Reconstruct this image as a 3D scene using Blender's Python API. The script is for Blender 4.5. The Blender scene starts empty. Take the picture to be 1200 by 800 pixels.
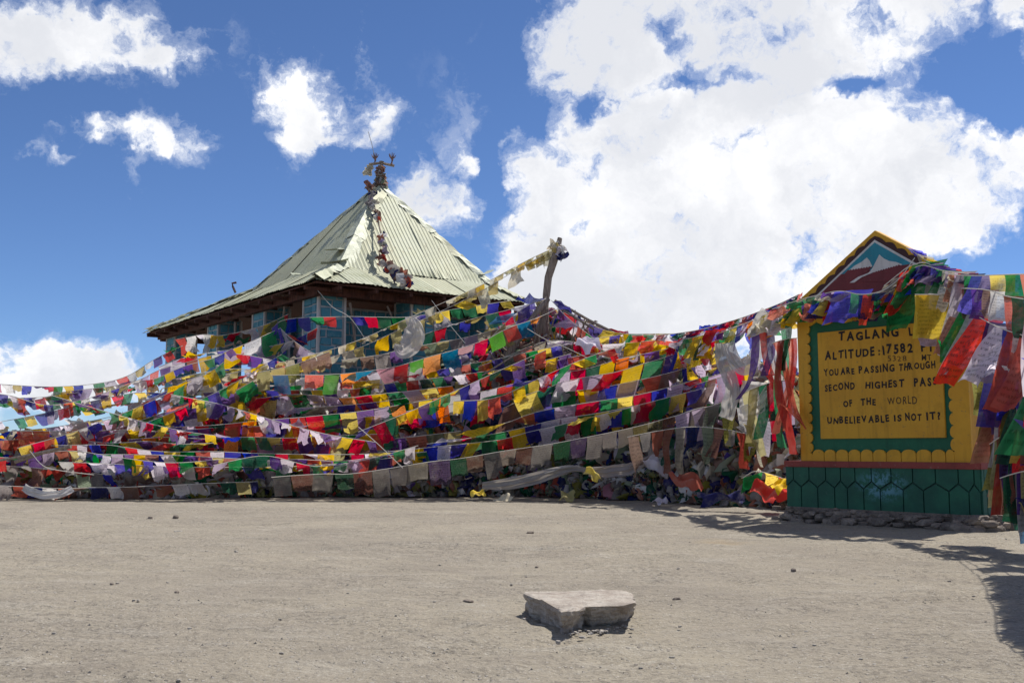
import bpy, bmesh, math, random
import numpy as np
from mathutils import Vector, Matrix, noise as mnoise
R = math.radians
random.seed(7); rng = np.random.default_rng(7)
sc = bpy.context.scene
COL = sc.collection

# ------------------------------------------------------------------ camera
PITCH = math.atan(127/1200); CH = 0.85; F = 1200.0
cd = bpy.data.cameras.new('camera'); cam = bpy.data.objects.new('camera', cd); COL.objects.link(cam)
cam.location = (0, 0, CH); cam.rotation_euler = (math.pi/2 + PITCH, 0, 0)
cd.sensor_width = 36; cd.lens = 36; cd.clip_end = 9000; cd.clip_start = .05
sc.camera = cam
sc.view_settings.view_transform = 'Standard'; sc.view_settings.look = 'None'
sc.view_settings.exposure = 0.38; sc.view_settings.gamma = 1
SUN_EL, SUN_AZ = R(60), R(45)          # azimuth to the right of the view direction (+Y)
sun_dir = Vector((math.sin(SUN_AZ)*math.cos(SUN_EL), math.cos(SUN_AZ)*math.cos(SUN_EL), math.sin(SUN_EL)))
sl = bpy.data.lights.new('sun', 'SUN'); sl.energy = 4.3; sl.angle = R(.53); sl.color = (1, .955, .88)
so = bpy.data.objects.new('sun', sl); COL.objects.link(so)
so.rotation_euler = (-sun_dir).to_track_quat('-Z', 'Y').to_euler(); so.location = sun_dir*60
sc.cycles.max_bounces = 7; sc.cycles.diffuse_bounces = 3; sc.cycles.transmission_bounces = 3
sc.cycles.transparent_max_bounces = 6

def raydir(px, py):
    x = (px-600)/F; y = (400-py)/F
    return Vector((x, math.cos(PITCH)-y*math.sin(PITCH), math.sin(PITCH)+y*math.cos(PITCH)))
def at(px, py, Y):                       # survey helper: the point at depth Y seen in direction px, py
    d = raydir(px, py); return Vector((d.x*Y/d.y, Y, CH+d.z*Y/d.y))
def atz(px, py, z):
    d = raydir(px, py); k = (z-CH)/d.z; return Vector((d.x*k, d.y*k, z))

# ------------------------------------------------------------------ sky
class NG:
    def __init__(s, tree): s.t = tree; s.n = tree.nodes; s.l = tree.links; s.n.clear()
    def node(s, ty, **kw):
        x = s.n.new(ty)
        for k, v in kw.items(): setattr(x, k, v)
        return x
    def put(s, sock, v):
        if hasattr(v, 'is_output') or isinstance(v, bpy.types.NodeSocket): s.l.new(v, sock)
        else: sock.default_value = v
    def math(s, op, a, b=0.0, c=0.0, clamp=False):
        m = s.node('ShaderNodeMath', operation=op, use_clamp=clamp)
        s.put(m.inputs[0], a); s.put(m.inputs[1], b); s.put(m.inputs[2], c); return m.outputs[0]
    def vmath(s, op, a, b=(0, 0, 0), out=0):
        m = s.node('ShaderNodeVectorMath', operation=op)
        s.put(m.inputs[0], a)
        if op == 'SCALE': s.put(m.inputs[3], b)
        else: s.put(m.inputs[1], b)
        return m.outputs[out]
    def noise(s, vec, scale, detail=4, rough=.5, dist=0, out=0, dim='3D'):
        m = s.node('ShaderNodeTexNoise', noise_dimensions=dim)
        if vec is not None: s.l.new(vec, m.inputs['Vector'])
        m.inputs['Scale'].default_value = scale; m.inputs['Detail'].default_value = detail
        m.inputs['Roughness'].default_value = rough; m.inputs['Distortion'].default_value = dist
        return m.outputs[out]
    def ramp(s, f, stops, interp='LINEAR'):
        r = s.node('ShaderNodeValToRGB'); cr = r.color_ramp; cr.interpolation = interp
        while len(cr.elements) < len(stops): cr.elements.new(.5)
        for e, (p, c) in zip(cr.elements, stops):
            e.position = p; e.color = (*c, 1) if isinstance(c, (tuple, list)) else (c, c, c, 1)
        s.l.new(f, r.inputs[0]); return r.outputs[0]
    def mix(s, f, a, b, mode='MIX'):
        m = s.node('ShaderNodeMix', data_type='RGBA', blend_type=mode)
        s.put(m.inputs[0], f)
        for i, v in ((6, a), (7, b)):
            if isinstance(v, tuple) and len(v) == 3: v = (*v, 1)
            s.put(m.inputs[i], v)
        return m.outputs[2]
    def smooth(s, v, lo, hi):
        m = s.node('ShaderNodeMapRange', interpolation_type='SMOOTHSTEP', clamp=True)
        s.put(m.inputs[0], v); m.inputs[1].default_value = lo; m.inputs[2].default_value = hi
        return m.outputs[0]

W = bpy.data.worlds.new('World'); sc.world = W; W.use_nodes = True
g = NG(W.node_tree)
sky = g.node('ShaderNodeTexSky', sky_type='NISHITA', sun_disc=False, sun_elevation=SUN_EL, sun_rotation=SUN_AZ,
             altitude=4800, air_density=1.25, dust_density=.25, ozone_density=3.0)
skyc = g.mix(1.0, sky.outputs[0], (.60, .71, .875), 'MULTIPLY')
tc = g.node('ShaderNodeTexCoord'); D = tc.outputs['Generated']
w1 = g.vmath('SUBTRACT', g.noise(D, 9, 5, .62, out=1), (.5, .5, .5))
w2 = g.vmath('SUBTRACT', g.noise(D, 34, 5, .65, out=1), (.5, .5, .5))
Dw = g.vmath('ADD', D, g.vmath('ADD', g.vmath('SCALE', w1, .085), g.vmath('SCALE', w2, .034)))
# cloud masses: centre (as seen from the pass), half-width, half-height, weight
blobs = [(60, 45, 130, 38, 1), (150, 30, 80, 35, .8), (15, 60, 60, 35, 1), (190, 70, 30, 18, .55),
         (105, 152, 48, 17, .9), (190, 165, 50, 26, 1), (160, 205, 14, 30, .45),
         (345, 110, 42, 44, 1.0), (355, 155, 34, 36, .95), (436, 142, 22, 28, 1.0), (425, 70, 12, 26, .5), (405, 163, 30, 12, .7),
         (505, 222, 42, 28, 1.15), (552, 187, 12, 9, .7), (35, 180, 34, 12, .3), (62, 178, 12, 6, .4), (600, 155, 20, 10, .3), (575, 130, 10, 12, .3),
         (70, 432, 95, 32, 1.2), (-60, 450, 120, 40, 1.1), (20, 462, 90, 22, .8),
         (830, 250, 250, 150, 1.6), (960, 90, 150, 110, 1.5), (740, 60, 110, 60, 1.05), (640, 45, 45, 24, .8),
         (655, 235, 64, 55, 1.1), (605, 282, 28, 20, .6), (700, 330, 110, 55, 1.3), (1060, 200, 110, 70, 1.25), (1165, 195, 60, 40, 1.0),
         (900, 300, 150, 80, 1.4), (1130, 10, 110, 34, 1.1), (1140, 270, 40, 12, .6),
         (820, 20, 120, 50, 1.1), (1000, 20, 130, 60, 1.2), (1195, 75, 14, 30, .7), (710, 140, 70, 55, 1.2),
         (1400, 100, 150, 90, 1.1), (700, -120, 200, 80, .9)]
holes = [(574, 215, 20, 55, 1.3), (530, 200, 14, 10, .5), (590, 60, 22, 80, 1.0), (745, 95, 20, 10, .5), (560, 310, 26, 30, .9), (870, 100, 24, 10, .6), (775, 50, 22, 22, .8), (800, 96, 30, 12, .9), (985, 108, 30, 14, 1.0), (1155, 85, 46, 52, 1.9), (1150, 300, 60, 36, .8), (1190, 125, 40, 30, 1.2), (1110, 100, 40, 12, .8), (700, 120, 28, 14, .9), (690, 272, 22, 10, .6), (630, 140, 26, 40, 1.0), (1020, 95, 30, 12, .6)]
def blobfield(lst):
    acc = None
    for (bx, by, rx, ry, wgt) in lst:
        c = raydir(bx, by).normalized(); up = Vector((0, 0, 1)); rt = c.cross(up).normalized(); uv = rt.cross(c)
        k = 1/F * c.y
        dv = g.vmath('SUBTRACT', Dw, tuple(c))
        a = g.math('MULTIPLY', g.vmath('DOT_PRODUCT', dv, tuple(rt/(rx*k)), out=1), 1.0)
        b = g.vmath('DOT_PRODUCT', dv, tuple(uv/(ry*k)), out=1)
        d = g.vmath('DOT_PRODUCT', dv, tuple(c), out=1)
        r2 = g.math('MULTIPLY_ADD', b, b, g.math('MULTIPLY', a, a))
        e = g.math('EXPONENT', g.math('MULTIPLY', g.math('MULTIPLY_ADD', g.math('MULTIPLY', d, d), 60.0, r2), -.9))
        v = g.math('MULTIPLY', e, wgt)
        acc = v if acc is None else g.math('ADD', acc, v)
    return acc
field = g.math('MINIMUM', blobfield(blobs), 1.08)
field = g.math('SUBTRACT', field, blobfield(holes))
# beyond the photographed part of the sky: the same broken clouds, by chance
low = g.noise(D, 2.3, 3, .5)
sep = g.node('ShaderNodeSeparateXYZ'); g.l.new(D, sep.inputs[0])
infr = g.smooth(g.vmath('DOT_PRODUCT', D, tuple(raydir(600, 330).normalized()), out=1), .80, .88)
gen = g.math('MULTIPLY', g.smooth(low, .50, .64), g.math('SUBTRACT', 1.0, infr))
field = g.math('ADD', field, gen)
n1 = g.noise(Dw, 13, 10, .64); n2 = g.noise(Dw, 40, 8, .6)
det = g.math('MULTIPLY_ADD', n2, .45, n1)           # about .725 mean
dens = g.math('ADD', g.math('MULTIPLY', field, .95), g.math('MULTIPLY', g.math('SUBTRACT', det, .725), 2.7))
mask = g.smooth(dens, .30, .94)
mask = g.math('MULTIPLY', mask, g.smooth(field, .10, .38))
wisp = g.math('MULTIPLY', g.smooth(dens, .16, .6), .30)
wisp = g.math('MULTIPLY', wisp, g.smooth(field, .05, .3))
mask = g.math('MAXIMUM', mask, wisp)
sh1 = g.noise(g.vmath('ADD', Dw, (.0, .0, .04)), 5, 9, .6)
shade = g.smooth(g.math('ADD', g.math('MULTIPLY', field, .14), sh1), .46, .76)
ccol = g.mix(shade, (8.6, 8.6, 8.7), (6.0, 6.15, 6.55))
edge = g.smooth(dens, .45, .95)
ccol = g.mix(edge, (6.6, 7.1, 8.1), ccol)
fin = g.mix(mask, skyc, ccol)
bg = g.node('ShaderNodeBackground'); g.l.new(fin, bg.inputs[0]); bg.inputs[1].default_value = .1
wo = g.node('ShaderNodeOutputWorld'); g.l.new(bg.outputs[0], wo.inputs[0])

# ------------------------------------------------------------------ materials
def mat(name, build):
    m = bpy.data.materials.new(name); m.use_nodes = True; q = NG(m.node_tree)
    out = q.node('ShaderNodeOutputMaterial'); q.l.new(build(q), out.inputs[0]); return m
def princ(q, col, rough=.8, metal=0.0, bump=None, bstr=.5, bdist=.01, spec=.3):
    p = q.node('ShaderNodeBsdfPrincipled'); q.put(p.inputs['Base Color'], (*col, 1) if isinstance(col, tuple) else col)
    q.put(p.inputs['Roughness'], rough); q.put(p.inputs['Metallic'], metal); p.inputs['Specular IOR Level'].default_value = spec
    if bump is not None:
        b = q.node('ShaderNodeBump'); b.inputs['Strength'].default_value = bstr; b.inputs['Distance'].default_value = bdist
        q.l.new(bump, b.inputs['Height']); q.l.new(b.outputs[0], p.inputs['Normal'])
    return p.outputs[0]
def objco(q): return q.node('ShaderNodeTexCoord').outputs['Object']
def rnd(q): return q.node('ShaderNodeObjectInfo').outputs['Random']

CL = dict(blue=(.05, .045, .38), white=(.72, .66, .73), red=(.62, .028, .03), green=(.02, .22, .07), yellow=(.80, .54, .025),
          orange=(.85, .24, .02), pink=(.62, .30, .35), lime=(.12, .45, .03), cyan=(.015, .19, .38), khaki=(.50, .42, .17),
          grey=(.30, .27, .26), brown=(.24, .14, .11), rust=(.38, .11, .07), purple=(.13, .06, .25), olive=(.22, .21, .05),
          cream=(.66, .60, .46), coral=(.80, .12, .07), lilac=(.46, .36, .50), royal=(.09, .10, .72), darkgreen=(.012, .09, .05),
          pale=(.70, .68, .66), dirt=(.36, .33, .26), navy=(.02, .025, .12), sage=(.22, .27, .18))
def cloth_mat(name, col, printed=True, trans=.6, wear=.22, see=.10):
    def b(q):
        tcn = q.node('ShaderNodeTexCoord'); uv = tcn.outputs['UV']; ob = tcn.outputs['Object']; rd = rnd(q)
        hs = q.node('ShaderNodeHueSaturation'); hs.inputs['Color'].default_value = (*col, 1)
        q.l.new(q.math('MULTIPLY_ADD', rd, .03, .485), hs.inputs['Hue'])
        q.l.new(q.math('MULTIPLY_ADD', rd, -.28, 1.14), hs.inputs['Saturation'])
        r2 = q.math('FRACT', q.math('MULTIPLY', rd, 17.3))
        q.l.new(q.math('MULTIPLY_ADD', r2, .55, .72), hs.inputs['Value'])
        nd = q.noise(ob, 5.5, 5, .6)
        c = q.mix(q.math('MULTIPLY', q.smooth(nd, .45, .75), q.math('MULTIPLY', rd, wear)), hs.outputs[0], (.40, .37, .31))
        if printed:
            off = q.node('ShaderNodeCombineXYZ'); q.l.new(q.math('MULTIPLY', rd, 31), off.inputs[0])
            uvo = q.vmath('ADD', uv, off.outputs[0])
            mp = q.node('ShaderNodeMapping'); q.l.new(uvo, mp.inputs[0]); mp.inputs['Scale'].default_value = (34, 17, 1)
            tn = q.noise(mp.outputs[0], 1.0, 2, .5)
            s = q.node('ShaderNodeSeparateXYZ'); q.l.new(uv, s.inputs[0])
            line = q.smooth(q.math('SINE', q.math('MULTIPLY', s.outputs[1], 2*math.pi*11)), -.1, .5)
            brd = q.math('MULTIPLY', q.smooth(q.math('ABSOLUTE', q.math('SUBTRACT', s.outputs[0], .5)), .42, .40),
                         q.smooth(q.math('ABSOLUTE', q.math('SUBTRACT', s.outputs[1], .5)), .42, .40))
            cen = q.vmath('LENGTH', q.vmath('SUBTRACT', uv, (.5, .52, 0)), out=1)
            mid = q.math('MULTIPLY', q.smooth(cen, .17, .12), q.smooth(q.noise(uvo, 16, 3, .6), .45, .6))
            txt = q.math('MULTIPLY', q.math('MULTIPLY', line, q.smooth(tn, .42, .55)), q.smooth(cen, .17, .2))
            pr = q.math('MULTIPLY', q.math('MULTIPLY', q.math('MAXIMUM', txt, mid), brd), q.math('MULTIPLY_ADD', r2, .45, .2))
            c = q.mix(pr, c, tuple(v*.16 for v in col))
        weave = q.noise(ob, 26, 3, .6)
        p = princ(q, c, .88, bump=weave, bstr=.35, bdist=.01, spec=.15)
        t = q.node('ShaderNodeBsdfTranslucent'); q.l.new(c, t.inputs[0])
        m = q.node('ShaderNodeMixShader'); m.inputs[0].default_value = trans; q.l.new(p, m.inputs[1]); q.l.new(t.outputs[0], m.inputs[2])
        if see:
            tr = q.node('ShaderNodeBsdfTransparent'); m2 = q.node('ShaderNodeMixShader')
            q.l.new(q.math('MULTIPLY_ADD', weave, .3, see-.15, clamp=True), m2.inputs[0]); q.l.new(m.outputs[0], m2.inputs[1]); q.l.new(tr.outputs[0], m2.inputs[2]); return m2.outputs[0]
        return m.outputs[0]
    return mat(name, b)
FM = {k: cloth_mat('cloth_'+k, v) for k, v in CL.items()}
PM = {k: cloth_mat('rag_'+k, v, printed=False, trans=.3, wear=.8, see=0) for k, v in CL.items()}
for k_, v_ in dict(gz_grey=(.17, .15, .14), gz_brown=(.16, .08, .06), gz_olive=(.15, .125, .05), gz_green=(.03, .075, .045), gz_purple=(.07, .045, .09), gz_dust=(.18, .155, .13)).items():
    FM[k_] = cloth_mat('gauze_'+k_[3:], v_, trans=.5, wear=.6, see=.2)
M_cord = mat('cord', lambda q: princ(q, (.62, .58, .50), .8))

def ground_mat(q):
    o = objco(q)
    big = q.noise(o, .33, 4, .6); mid = q.noise(o, 2.2, 6, .62); fine = q.noise(o, 26, 6, .72)
    mp = q.node('ShaderNodeMapping'); q.l.new(o, mp.inputs[0]); mp.inputs['Rotation'].default_value = (0, 0, R(24)); mp.inputs['Scale'].default_value = (1, 3.2, 1)
    streak = q.noise(mp.outputs[0], 1.7, 5, .6)
    c = q.mix(q.smooth(big, .35, .68), (.268, .236, .190), (.315, .278, .216))
    c = q.mix(q.math('MULTIPLY', q.smooth(streak, .5, .68), .5), c, (.36, .328, .275))
    c = q.mix(q.math('MULTIPLY', q.smooth(mid, .52, .75), .40), c, (.235, .205, .172))
    c = q.mix(q.math('MULTIPLY', q.smooth(fine, .47, .62), q.math('MULTIPLY_ADD', q.smooth(q.noise(o, .75, 4, .6), .4, .62), .8, .35), clamp=True), c, q.mix(.55, c, (.11, .095, .08)))  # dark gravel grain, deepened in colour to stand for its tiny shadows
    vf = q.noise(o, 85, 3, .6); c = q.mix(q.math('MULTIPLY', q.smooth(vf, .55, .68), .5), c, (.50, .47, .42))
    pat = q.noise(o, .9, 5, .65)
    c = q.mix(q.math('MULTIPLY', q.smooth(pat, .50, .68), .42), c, (.20, .175, .145))
    v = q.node('ShaderNodeTexVoronoi', feature='F1'); q.l.new(o, v.inputs['Vector']); v.inputs['Scale'].default_value = 42
    vc = q.node('ShaderNodeSeparateColor'); q.l.new(v.outputs['Color'], vc.inputs[0])
    sel = q.math('MULTIPLY', q.smooth(v.outputs['Distance'], .34, .22), q.smooth(vc.outputs[0], .72, .74))
    pc = q.mix(vc.outputs[1], (.16, .14, .125), (.52, .48, .43))
    c = q.mix(q.math('MULTIPLY', sel, .8), c, pc)
    stain = q.vmath('LENGTH', q.vmath('SUBTRACT', o, (1.9, 9.6, 0)), out=1)
    c = q.mix(q.math('MULTIPLY', q.smooth(q.math('ADD', stain, q.math('MULTIPLY', mid, .7)), .75, .3), .25), c, (.42, .29, .13))
    h = q.math('ADD', q.math('ADD', q.math('MULTIPLY', mid, 1.2), q.math('MULTIPLY', streak, .8)), q.math('ADD', q.math('MULTIPLY', fine, .35), q.math('MULTIPLY', sel, .22)))
    return princ(q, c, .95, bump=h, bstr=1.0, bdist=.05, spec=.1)
M_ground = mat('dry_gravel_soil', ground_mat)
def rock_mat(c1, c2, sc_=6):
    def b(q):
        o = objco(q); n = q.noise(o, sc_, 7, .65); f = q.noise(o, sc_*7, 5, .7)
        mp = q.node('ShaderNodeMapping'); q.l.new(o, mp.inputs[0]); mp.inputs['Scale'].default_value = (1, 1, 7)
        lay = q.noise(mp.outputs[0], sc_*1.3, 4, .6)
        c = q.mix(q.smooth(n, .35, .65), c1, c2); c = q.mix(q.math('MULTIPLY', q.smooth(f, .5, .65), .45), c, tuple(v*.45 for v in c1))
        c = q.mix(q.math('MULTIPLY', q.smooth(lay, .55, .65), .35), c, tuple(v*.6 for v in c2))
        r = q.math('MULTIPLY_ADD', rnd(q), .5, .75); cc = q.vmath('SCALE', c, r)
        return princ(q, cc, .9, bump=q.math('ADD', n, q.math('ADD', q.math('MULTIPLY', f, .4), q.math('MULTIPLY', lay, .6))), bstr=.9, bdist=.02, spec=.2)
    return b
M_rock = mat('pale_slab_stone', rock_mat((.30, .255, .215), (.44, .395, .34), 9))
M_rubble = mat('dark_rubble', rock_mat((.17, .14, .12), (.27, .225, .185), 9))
M_pebble = mat('pebble', rock_mat((.36, .33, .29), (.50, .46, .41), 14))
def wood(c1, c2):
    def b(q):
        o = objco(q); mp = q.node('ShaderNodeMapping'); q.l.new(o, mp.inputs[0]); mp.inputs['Scale'].default_value = (9, 9, 1.2)
        n = q.noise(mp.outputs[0], 3, 6, .65); c = q.mix(q.smooth(n, .3, .7), c1, c2)
        return princ(q, c, .85, bump=n, bstr=.6, bdist=.01)
    return b
M_wood = mat('weathered_wood', wood((.17, .13, .10), (.34, .28, .23)))
M_redwood = mat('red_brown_timber', wood((.035, .014, .010), (.12, .045, .028)))
M_stick = mat('stick', wood((.16, .12, .09), (.30, .25, .2)))
def paint(col, chip=(.30, .25, .2), amt=.35, sc_=6, dark=None, rough=.6):
    def b(q):
        o = objco(q); n = q.noise(o, sc_, 7, .65); n2 = q.noise(o, sc_*4, 6, .7); n3 = q.noise(o, 1.7, 4, .6)
        c = q.mix(q.math('MULTIPLY', q.smooth(n3, .35, .7), .55), col, dark or tuple(v*.62 for v in col))
        mp = q.node('ShaderNodeMapping'); q.l.new(o, mp.inputs[0]); mp.inputs['Scale'].default_value = (14, 14, 1.1)
        drip = q.noise(mp.outputs[0], 1.0, 4, .6)
        c = q.mix(q.math('MULTIPLY', q.smooth(q.noise(o, 4.2, 6, .7), .52, .66), .32), c, tuple(v*.55 for v in col))
        c = q.mix(q.math('MULTIPLY', q.smooth(drip, .5, .72), .45), c, tuple(v*.5 for v in col))
        c = q.mix(q.math('MULTIPLY', q.smooth(n2, .60, .68), amt), c, chip)
        return princ(q, c, rough, bump=q.math('ADD', n, q.math('MULTIPLY', n2, .5)), bstr=.35, bdist=.01)
    return b
M_yellow = mat('ochre_paint', paint((.62, .33, .025), chip=(.20, .13, .06), amt=.6, dark=(.50, .24, .02)))
M_dyellow = mat('dark_ochre_paint', paint((.56, .28, .022), amt=.3, dark=(.45, .21, .02)))
M_green = mat('deep_green_paint', paint((.012, .12, .062), chip=(.15, .2, .15), amt=.25))
M_maroon = mat('maroon_paint', paint((.26, .05, .04), chip=(.35, .25, .2), amt=.5))
def teal(q):
    o = objco(q); n = q.noise(o, 3.2, 6, .65); n2 = q.noise(o, 16, 6, .7)
    c = q.mix(q.smooth(n, .35, .65), (.010, .075, .050), (.015, .115, .068))
    d = q.vmath('LENGTH', q.vmath('MULTIPLY', q.vmath('SUBTRACT', o, (1.25, 0, .45)), (1.5, 0, 2.8)), out=1)
    patch = q.math('MULTIPLY', q.smooth(d, .62, .2), q.smooth(q.noise(o, 10, 6, .75), .46, .56))
    c = q.mix(q.math('MULTIPLY', patch, .75), c, (.12, .30, .38))
    c = q.mix(q.math('MULTIPLY', q.smooth(n2, .6, .7), .4), c, (.10, .14, .12))
    return princ(q, c, .55, bump=q.math('ADD', n, q.math('MULTIPLY', n2, .5)), bstr=.4, bdist=.01)
M_teal = mat('teal_paint', teal)
M_groove = mat('groove_mortar', paint((.008, .06, .045), amt=.2))
M_black = mat('dark_lettering_paint', lambda q: princ(q, (.018, .012, .012), .6))
M_black2 = mat('thin_lettering_paint', lambda q: princ(q, (.045, .03, .02), .7))
M_mdark = mat('dark_brown_paint', lambda q: princ(q, (.05, .018, .018), .6))
M_mred = mat('mountain_red_paint', paint((.17, .03, .035), amt=.3, sc_=14))
M_mwhite = mat('mountain_white_paint', paint((.62, .60, .57), chip=(.3, .25, .2), amt=.4, sc_=14))
M_mteal = mat('mountain_sky_paint', paint((.03, .25, .33), chip=(.3, .3, .3), amt=.3, sc_=14))
M_slate = mat('grey_stripe_paint', paint((.14, .19, .26), amt=.4, sc_=14))
def roofmat(q):
    o = objco(q); rd = rnd(q)
    n = q.noise(o, 1.3, 6, .65); mp = q.node('ShaderNodeMapping'); q.l.new(o, mp.inputs[0]); mp.inputs['Scale'].default_value = (3, 3, .5)
    st = q.noise(mp.outputs[0], 2.5, 6, .7)
    c = q.mix(q.smooth(n, .35, .65), (.33, .345, .225), (.42, .435, .32))
    c = q.mix(q.smooth(rd, .1, 1.0), c, (.41, .41, .28))
    c = q.mix(q.math('MULTIPLY', q.smooth(st, .5, .75), .6), c, (.50, .52, .44))
    f = q.noise(o, 9, 6, .7)
    c = q.mix(q.math('MULTIPLY', q.smooth(f, .56, .70), .65), c, (.19, .13, .075))
    return princ(q, c, q.math('MULTIPLY_ADD', n,   .25, .5), .12, bump=f, bstr=.2, bdist=.01, spec=.4)
M_roof = mat('green_galvanised_sheet', roofmat)
def capm(q):
    o = objco(q); n = q.noise(o, 5, 6, .7); c = q.mix(q.smooth(n, .4, .65), (.44, .46, .36), (.32, .34, .25))
    return princ(q, c, .55, .1, bump=n, bstr=.5, bdist=.03)
M_cap = mat('bright_ridge_metal', capm)
def stonem(q):
    o = objco(q); rd = rnd(q); n = q.noise(o, 7, 6, .7)
    c = q.mix(rd, (.04, .19, .25), (.09, .31, .40)); c = q.mix(q.smooth(n, .5, .7), c, (.14, .30, .36))
    return princ(q, c, .6, bump=n, bstr=.5, bdist=.02)
M_bstone = mat('blue_painted_stone', stonem)
M_mortar = mat('pale_mortar', paint((.40, .43, .44), chip=(.1, .2, .22), amt=.7, sc_=5))
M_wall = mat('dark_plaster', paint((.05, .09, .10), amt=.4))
M_wire = mat('grey_wire', lambda q: princ(q, (.35, .35, .34), .5, .5))
M_antler = mat('antler', lambda q: princ(q, (.20, .12, .10), .7))

# ------------------------------------------------------------------ object helpers
def tagobj(o, label=None, cat=None, group=None, kind=None):
    if label: o['label'] = label
    if cat: o['category'] = cat
    if group: o['group'] = group
    if kind: o['kind'] = kind
    return o
def thing(name, loc, label, cat, group=None, rz=0):
    o = bpy.data.objects.new(name, None); COL.objects.link(o); o.location = loc; o.rotation_euler = (0, 0, rz)
    o.empty_display_size = .2
    return tagobj(o, label, cat, group)
def mesh_obj(name, vs, fs, m, parent=None, smooth=False, mi=None, uv=None):
    me = bpy.data.meshes.new(name); me.from_pydata([tuple(v) for v in vs], [], fs)
    if isinstance(m, (list, tuple)):
        for x in m: me.materials.append(x)
    else: me.materials.append(m)
    if mi is not None: me.polygons.foreach_set('material_index', mi)
    if smooth: me.polygons.foreach_set('use_smooth', [True]*len(me.polygons))
    me.update()
    o = bpy.data.objects.new(name, me); COL.objects.link(o)
    if parent is not None: o.parent = parent
    return o
def box_vf(c, s, rot=None):
    c = Vector(c); vs = []
    for dx in (-.5, .5):
        for dy in (-.5, .5):
            for dz in (-.5, .5):
                v = Vector((dx*s[0], dy*s[1], dz*s[2]))
                if rot is not None: v = rot @ v
                vs.append(c+v)
    fs = [(0, 1, 3, 2), (4, 6, 7, 5), (0, 4, 5, 1), (2, 3, 7, 6), (0, 2, 6, 4), (1, 5, 7, 3)]
    return vs, fs
def join(lst):
    V, Fc = [], []
    for vs, fs in lst:
        k = len(V); V += list(vs); Fc += [tuple(i+k for i in f) for f in fs]
    return V, Fc
def bevel(o, w=.01, seg=1):
    b = bmesh.new(); b.from_mesh(o.data); bmesh.ops.bevel(b, geom=b.edges[:], offset=w, segments=seg, affect='EDGES'); b.to_mesh(o.data); b.free()
def prism(poly, y0, y1):                # polygon in local x,z extruded in y
    n = len(poly); vs = [(x, y0, z) for x, z in poly]+[(x, y1, z) for x, z in poly]
    fs = [tuple(range(n)), tuple(range(2*n-1, n-1, -1))]+[(i, i+n, (i+1) % n+n, (i+1) % n) for i in range(n)]
    return vs, fs
def tube(pts, rad, n=6, taper=None):
    pts = [Vector(p) for p in pts]; V, Fc = [], []
    for i, p in enumerate(pts):
        d = (pts[min(i+1, len(pts)-1)]-pts[max(i-1, 0)]).normalized()
        a = d.cross(Vector((0, 0, 1)));
        if a.length < .05: a = d.cross(Vector((1, 0, 0)))
        a.normalize(); b = d.cross(a)
        r = rad if taper is None else rad*taper[i]
        for k in range(n):
            t = 2*math.pi*k/n; V.append(p+a*math.cos(t)*r+b*math.sin(t)*r)
    for i in range(len(pts)-1):
        for k in range(n):
            Fc.append((i*n+k, i*n+(k+1) % n, (i+1)*n+(k+1) % n, (i+1)*n+k))
    Fc.append(tuple(range(n-1, -1, -1))); Fc.append(tuple(range((len(pts)-1)*n, len(pts)*n)))
    return V, Fc
def rockmesh(c, s, seed, sub=1):
    r = random.Random(seed); b = bmesh.new(); bmesh.ops.create_icosphere(b, subdivisions=sub, radius=1)
    off = Vector((r.random()*50, r.random()*50, 0)); rot = Matrix.Rotation(r.random()*6.28, 3, 'Z')
    vs = []
    for v in b.verts:
        p = v.co.copy(); k = 1+.45*mnoise.noise(p*1.3+off); p = Vector((p.x*k, p.y*k, p.z*k))
        p = Vector((max(-.8, min(.8, p.x)), max(-.8, min(.8, p.y)), max(-.75, min(.75, p.z))))
        p = rot @ Vector((p.x*s[0], p.y*s[1], p.z*s[2])); vs.append(p+Vector(c))
    fs = [tuple(v.index for v in f.verts) for f in b.faces]; b.free(); return vs, fs

# ------------------------------------------------------------------ ground
def axis(parts):
    a = []
    for lo, hi, st in parts: a += list(np.arange(lo, hi, st))
    a.append(parts[-1][1]); return np.array(a)
gx = axis([(-3500, -500, 500), (-500, -60, 55), (-60, -16, 4), (-16, -7, .3), (-7, 7, .055), (7, 16, .3), (16, 60, 4), (60, 500, 55), (500, 3500, 500)])
gy = axis([(-3500, -300, 400), (-300, -10, 29), (-10, 2, 1), (2, 10.4, .05), (10.4, 20, .12), (20, 60, 4), (60, 500, 44), (500, 3500, 500)])
def gz(x, y):
    f = max(0, 1-max(abs(x)/30, abs(y-10)/30))
    if f == 0: return 0
    p = Vector((x, y, 0))
    return f*(.030*mnoise.noise(p*.55)+.016*mnoise.noise(p*1.9+Vector((3, 3, 3)))+.013*mnoise.noise(p*5.3)+.007*mnoise.noise(p*11)+.004*mnoise.noise(p*21))
vs = [(x, y, gz(x, y)) for y in gy for x in gx]; nx = len(gx)
A_ = np.array(vs); rg = np.random.default_rng(11)
for k in range(260):                       # old footprints
    fy = 3.6+9.5*rg.random(); fx = (rg.random()-.5)*1.1*fy; a = rg.random()*6.28
    m_ = (abs(A_[:, 0]-fx) < .4) & (abs(A_[:, 1]-fy) < .4); dx = A_[m_, 0]-fx; dy = A_[m_, 1]-fy
    u_ = (dx*math.cos(a)+dy*math.sin(a))/.14; w_ = (-dx*math.sin(a)+dy*math.cos(a))/.06; q2 = u_*u_+w_*w_
    A_[m_, 2] += .011*(-np.exp(-q2)+.45*np.exp(-(np.sqrt(q2)-1.6)**2*3))
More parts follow.
